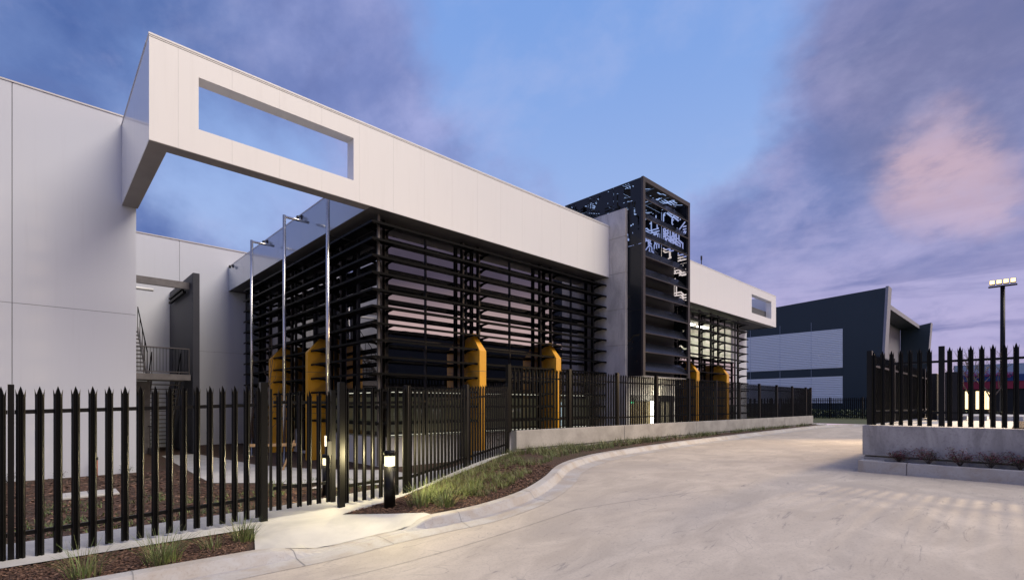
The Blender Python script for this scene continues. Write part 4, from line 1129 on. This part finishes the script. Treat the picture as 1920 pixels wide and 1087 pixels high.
# store far right with its sign
ST = thing('shop_building', 'distant shop with pale parapet, magenta sign letters, blue and dark red bands and lit windows', 'building', (95, -6, .4))
def W95(x, y, X=95.0): return W64(x, y, X)
y0 = W95(1788, 700)[1]; y1 = W95(1990, 700)[1]
MB().box(95, y1, 5.9, 99, y0, 7.4).build('parapet', 'store_wall', ST)
MB().box(94.8, y1, 5.05, 95.2, y0 + 1, 5.95).build('blue_band', 'store_blue', ST)
MB().box(94.9, y1, 4.0, 95.2, y0, 5.05).build('red_band', 'store_red', ST)
MB().box(95.1, y1, .3, 99, y0, 5.9).build('shop_wall', 'dark_shed', ST)
for px in (1816, 1836, 1842, 1856): 
    yy = W95(px, 730)[1]; MB().box(95.0, yy - .35, 1.2, 95.09, yy + .35, 3.7).build('lit_window', 'warm_lit', ST)
tcu = bpy.data.curves.new('sign_text', 'FONT'); tcu.body = 'Easy Savings'; tcu.size = 2.6; tcu.extrude = .08; tcu.align_x = 'LEFT'
to = bpy.data.objects.new('sign_letters', tcu); COL.objects.link(to)
dg = bpy.context.evaluated_depsgraph_get(); me = bpy.data.meshes.new_from_object(to.evaluated_get(dg)); bpy.data.objects.remove(to)
me.materials.append(MATS['sign_magenta'])
w_ = max(v.co.x for v in me.vertices); yl = W95(1808, 700)[1]; yr = W95(1903, 700)[1]; s_ = (yl - yr) / w_
so_ = bpy.data.objects.new('sign_letters', me); COL.objects.link(so_); so_.parent = ST; so_.scale = (s_, s_, 1)
so_.rotation_euler = (R(90), 0, R(-90)); so_.location = (94.7 - 95, yl + 6, 5.75 - .4)
# dark blocks and pale walls behind the right fence
def cab(px0, px1, py, X, lab, m='dark_shed'):
    ya = W64(px0, 700, X)[1]; yb = W64(px1, 700, X)[1]; z = W64((px0 + px1) / 2, py, X)[2]
    t = thing('equipment_enclosure', lab, 'enclosure', (X, (ya + yb) / 2, 1.33), 'dark enclosures behind the right fence')
    MB().box(X, yb, 1.33, X + .9, ya, z).build('cabinet', m, t, bevel=.01); MB().box(X - .02, yb + .03, 1.4, X - .003, ya - .03, z - .06).build('door', m, t)
cab(1738, 1757, 700, 22, 'narrow dark enclosure left of the bare tree, behind the right fence'); cab(1766, 1800, 697, 21, 'wider dark enclosure just right of the narrow one behind the right fence')
lw = thing('low_pale_wall', 'low pale rendered wall behind the right fence, warmly lit', 'wall', (21, 0, 1.33)); 
for a_, b_ in ((1757, 1778), (1780, 1812), (1816, 1850), (1858, 1920), (1921, 1990)):
    ya = W64(a_, 700, 21.9)[1]; yb = W64(b_, 700, 21.9)[1]; MB().box(21.9, yb, 1.3, 22.1, ya, W64(1800, 779, 21.9)[2]).build('wall_length', 'path', lw)
# bare trees
def bare_tree(loc, h, seed, label):
    rnd = random.Random(seed); t = thing('bare_tree', label, 'tree', loc, 'bare trees behind the right fence'); tr = MB(); br = MB()
    def grow(p, d, l, r, lev, m):
        q = p + d * l; mid = p.lerp(q, .5) + Vector((rnd.gauss(0, .04), rnd.gauss(0, .04), 0)) * l
        m.tube([p, mid, q], [r, r * .8, r * .6], 5 if lev < 2 else 4, cap=False)
        if lev >= 5 or l < .08: return
        for i in range(3 if lev < 3 else 2):
            nd = (d + Vector((rnd.gauss(0, .5), rnd.gauss(0, .5), rnd.uniform(-.05, .4)))).normalized(); grow(p.lerp(q, rnd.uniform(.5, 1)), nd, l * rnd.uniform(.55, .78), r * .55, lev + 1, br)
    base = Vector(loc); grow(base, Vector((0, 0, 1)), h * .36, .045, 0, tr)
    tr.build('trunk', 'bark', t); br.build('branches', 'bark', t, fix=False)
a_ = W64(1822, 700, 26); bare_tree((26, a_[1], 1.33), 3.6, 3, 'bare leafless tree left of the light pole, in front of the distant shop sign')
a_ = W64(1858, 700, 24.5); bare_tree((24.5, a_[1], 1.33), 3.4, 9, 'bare leafless tree with a pale lit trunk close to the light pole')
# sheds behind the camera that the glass reflects
WB = thing('dark_warehouse', 'long dark warehouse seen only as the black band mirrored in the office windows', 'building', (60, -35, 0))
MB().box(14, -50, -.1, 120, -30, 11.3).build('shed_wall', 'dark_shed', WB)
MB().box(13.8, -50.2, 11.3, 120.2, -29.8, 11.7).build('roof', 'dark_shed', WB)
MB().hexa([(30, -40, 11.7), (70, -40, 11.7), (70, -30, 11.7), (30, -30, 11.7), (36, -36, 12.4), (64, -36, 12.4), (64, -34, 12.4), (36, -34, 12.4)]).build('roof', 'dark_shed', WB)
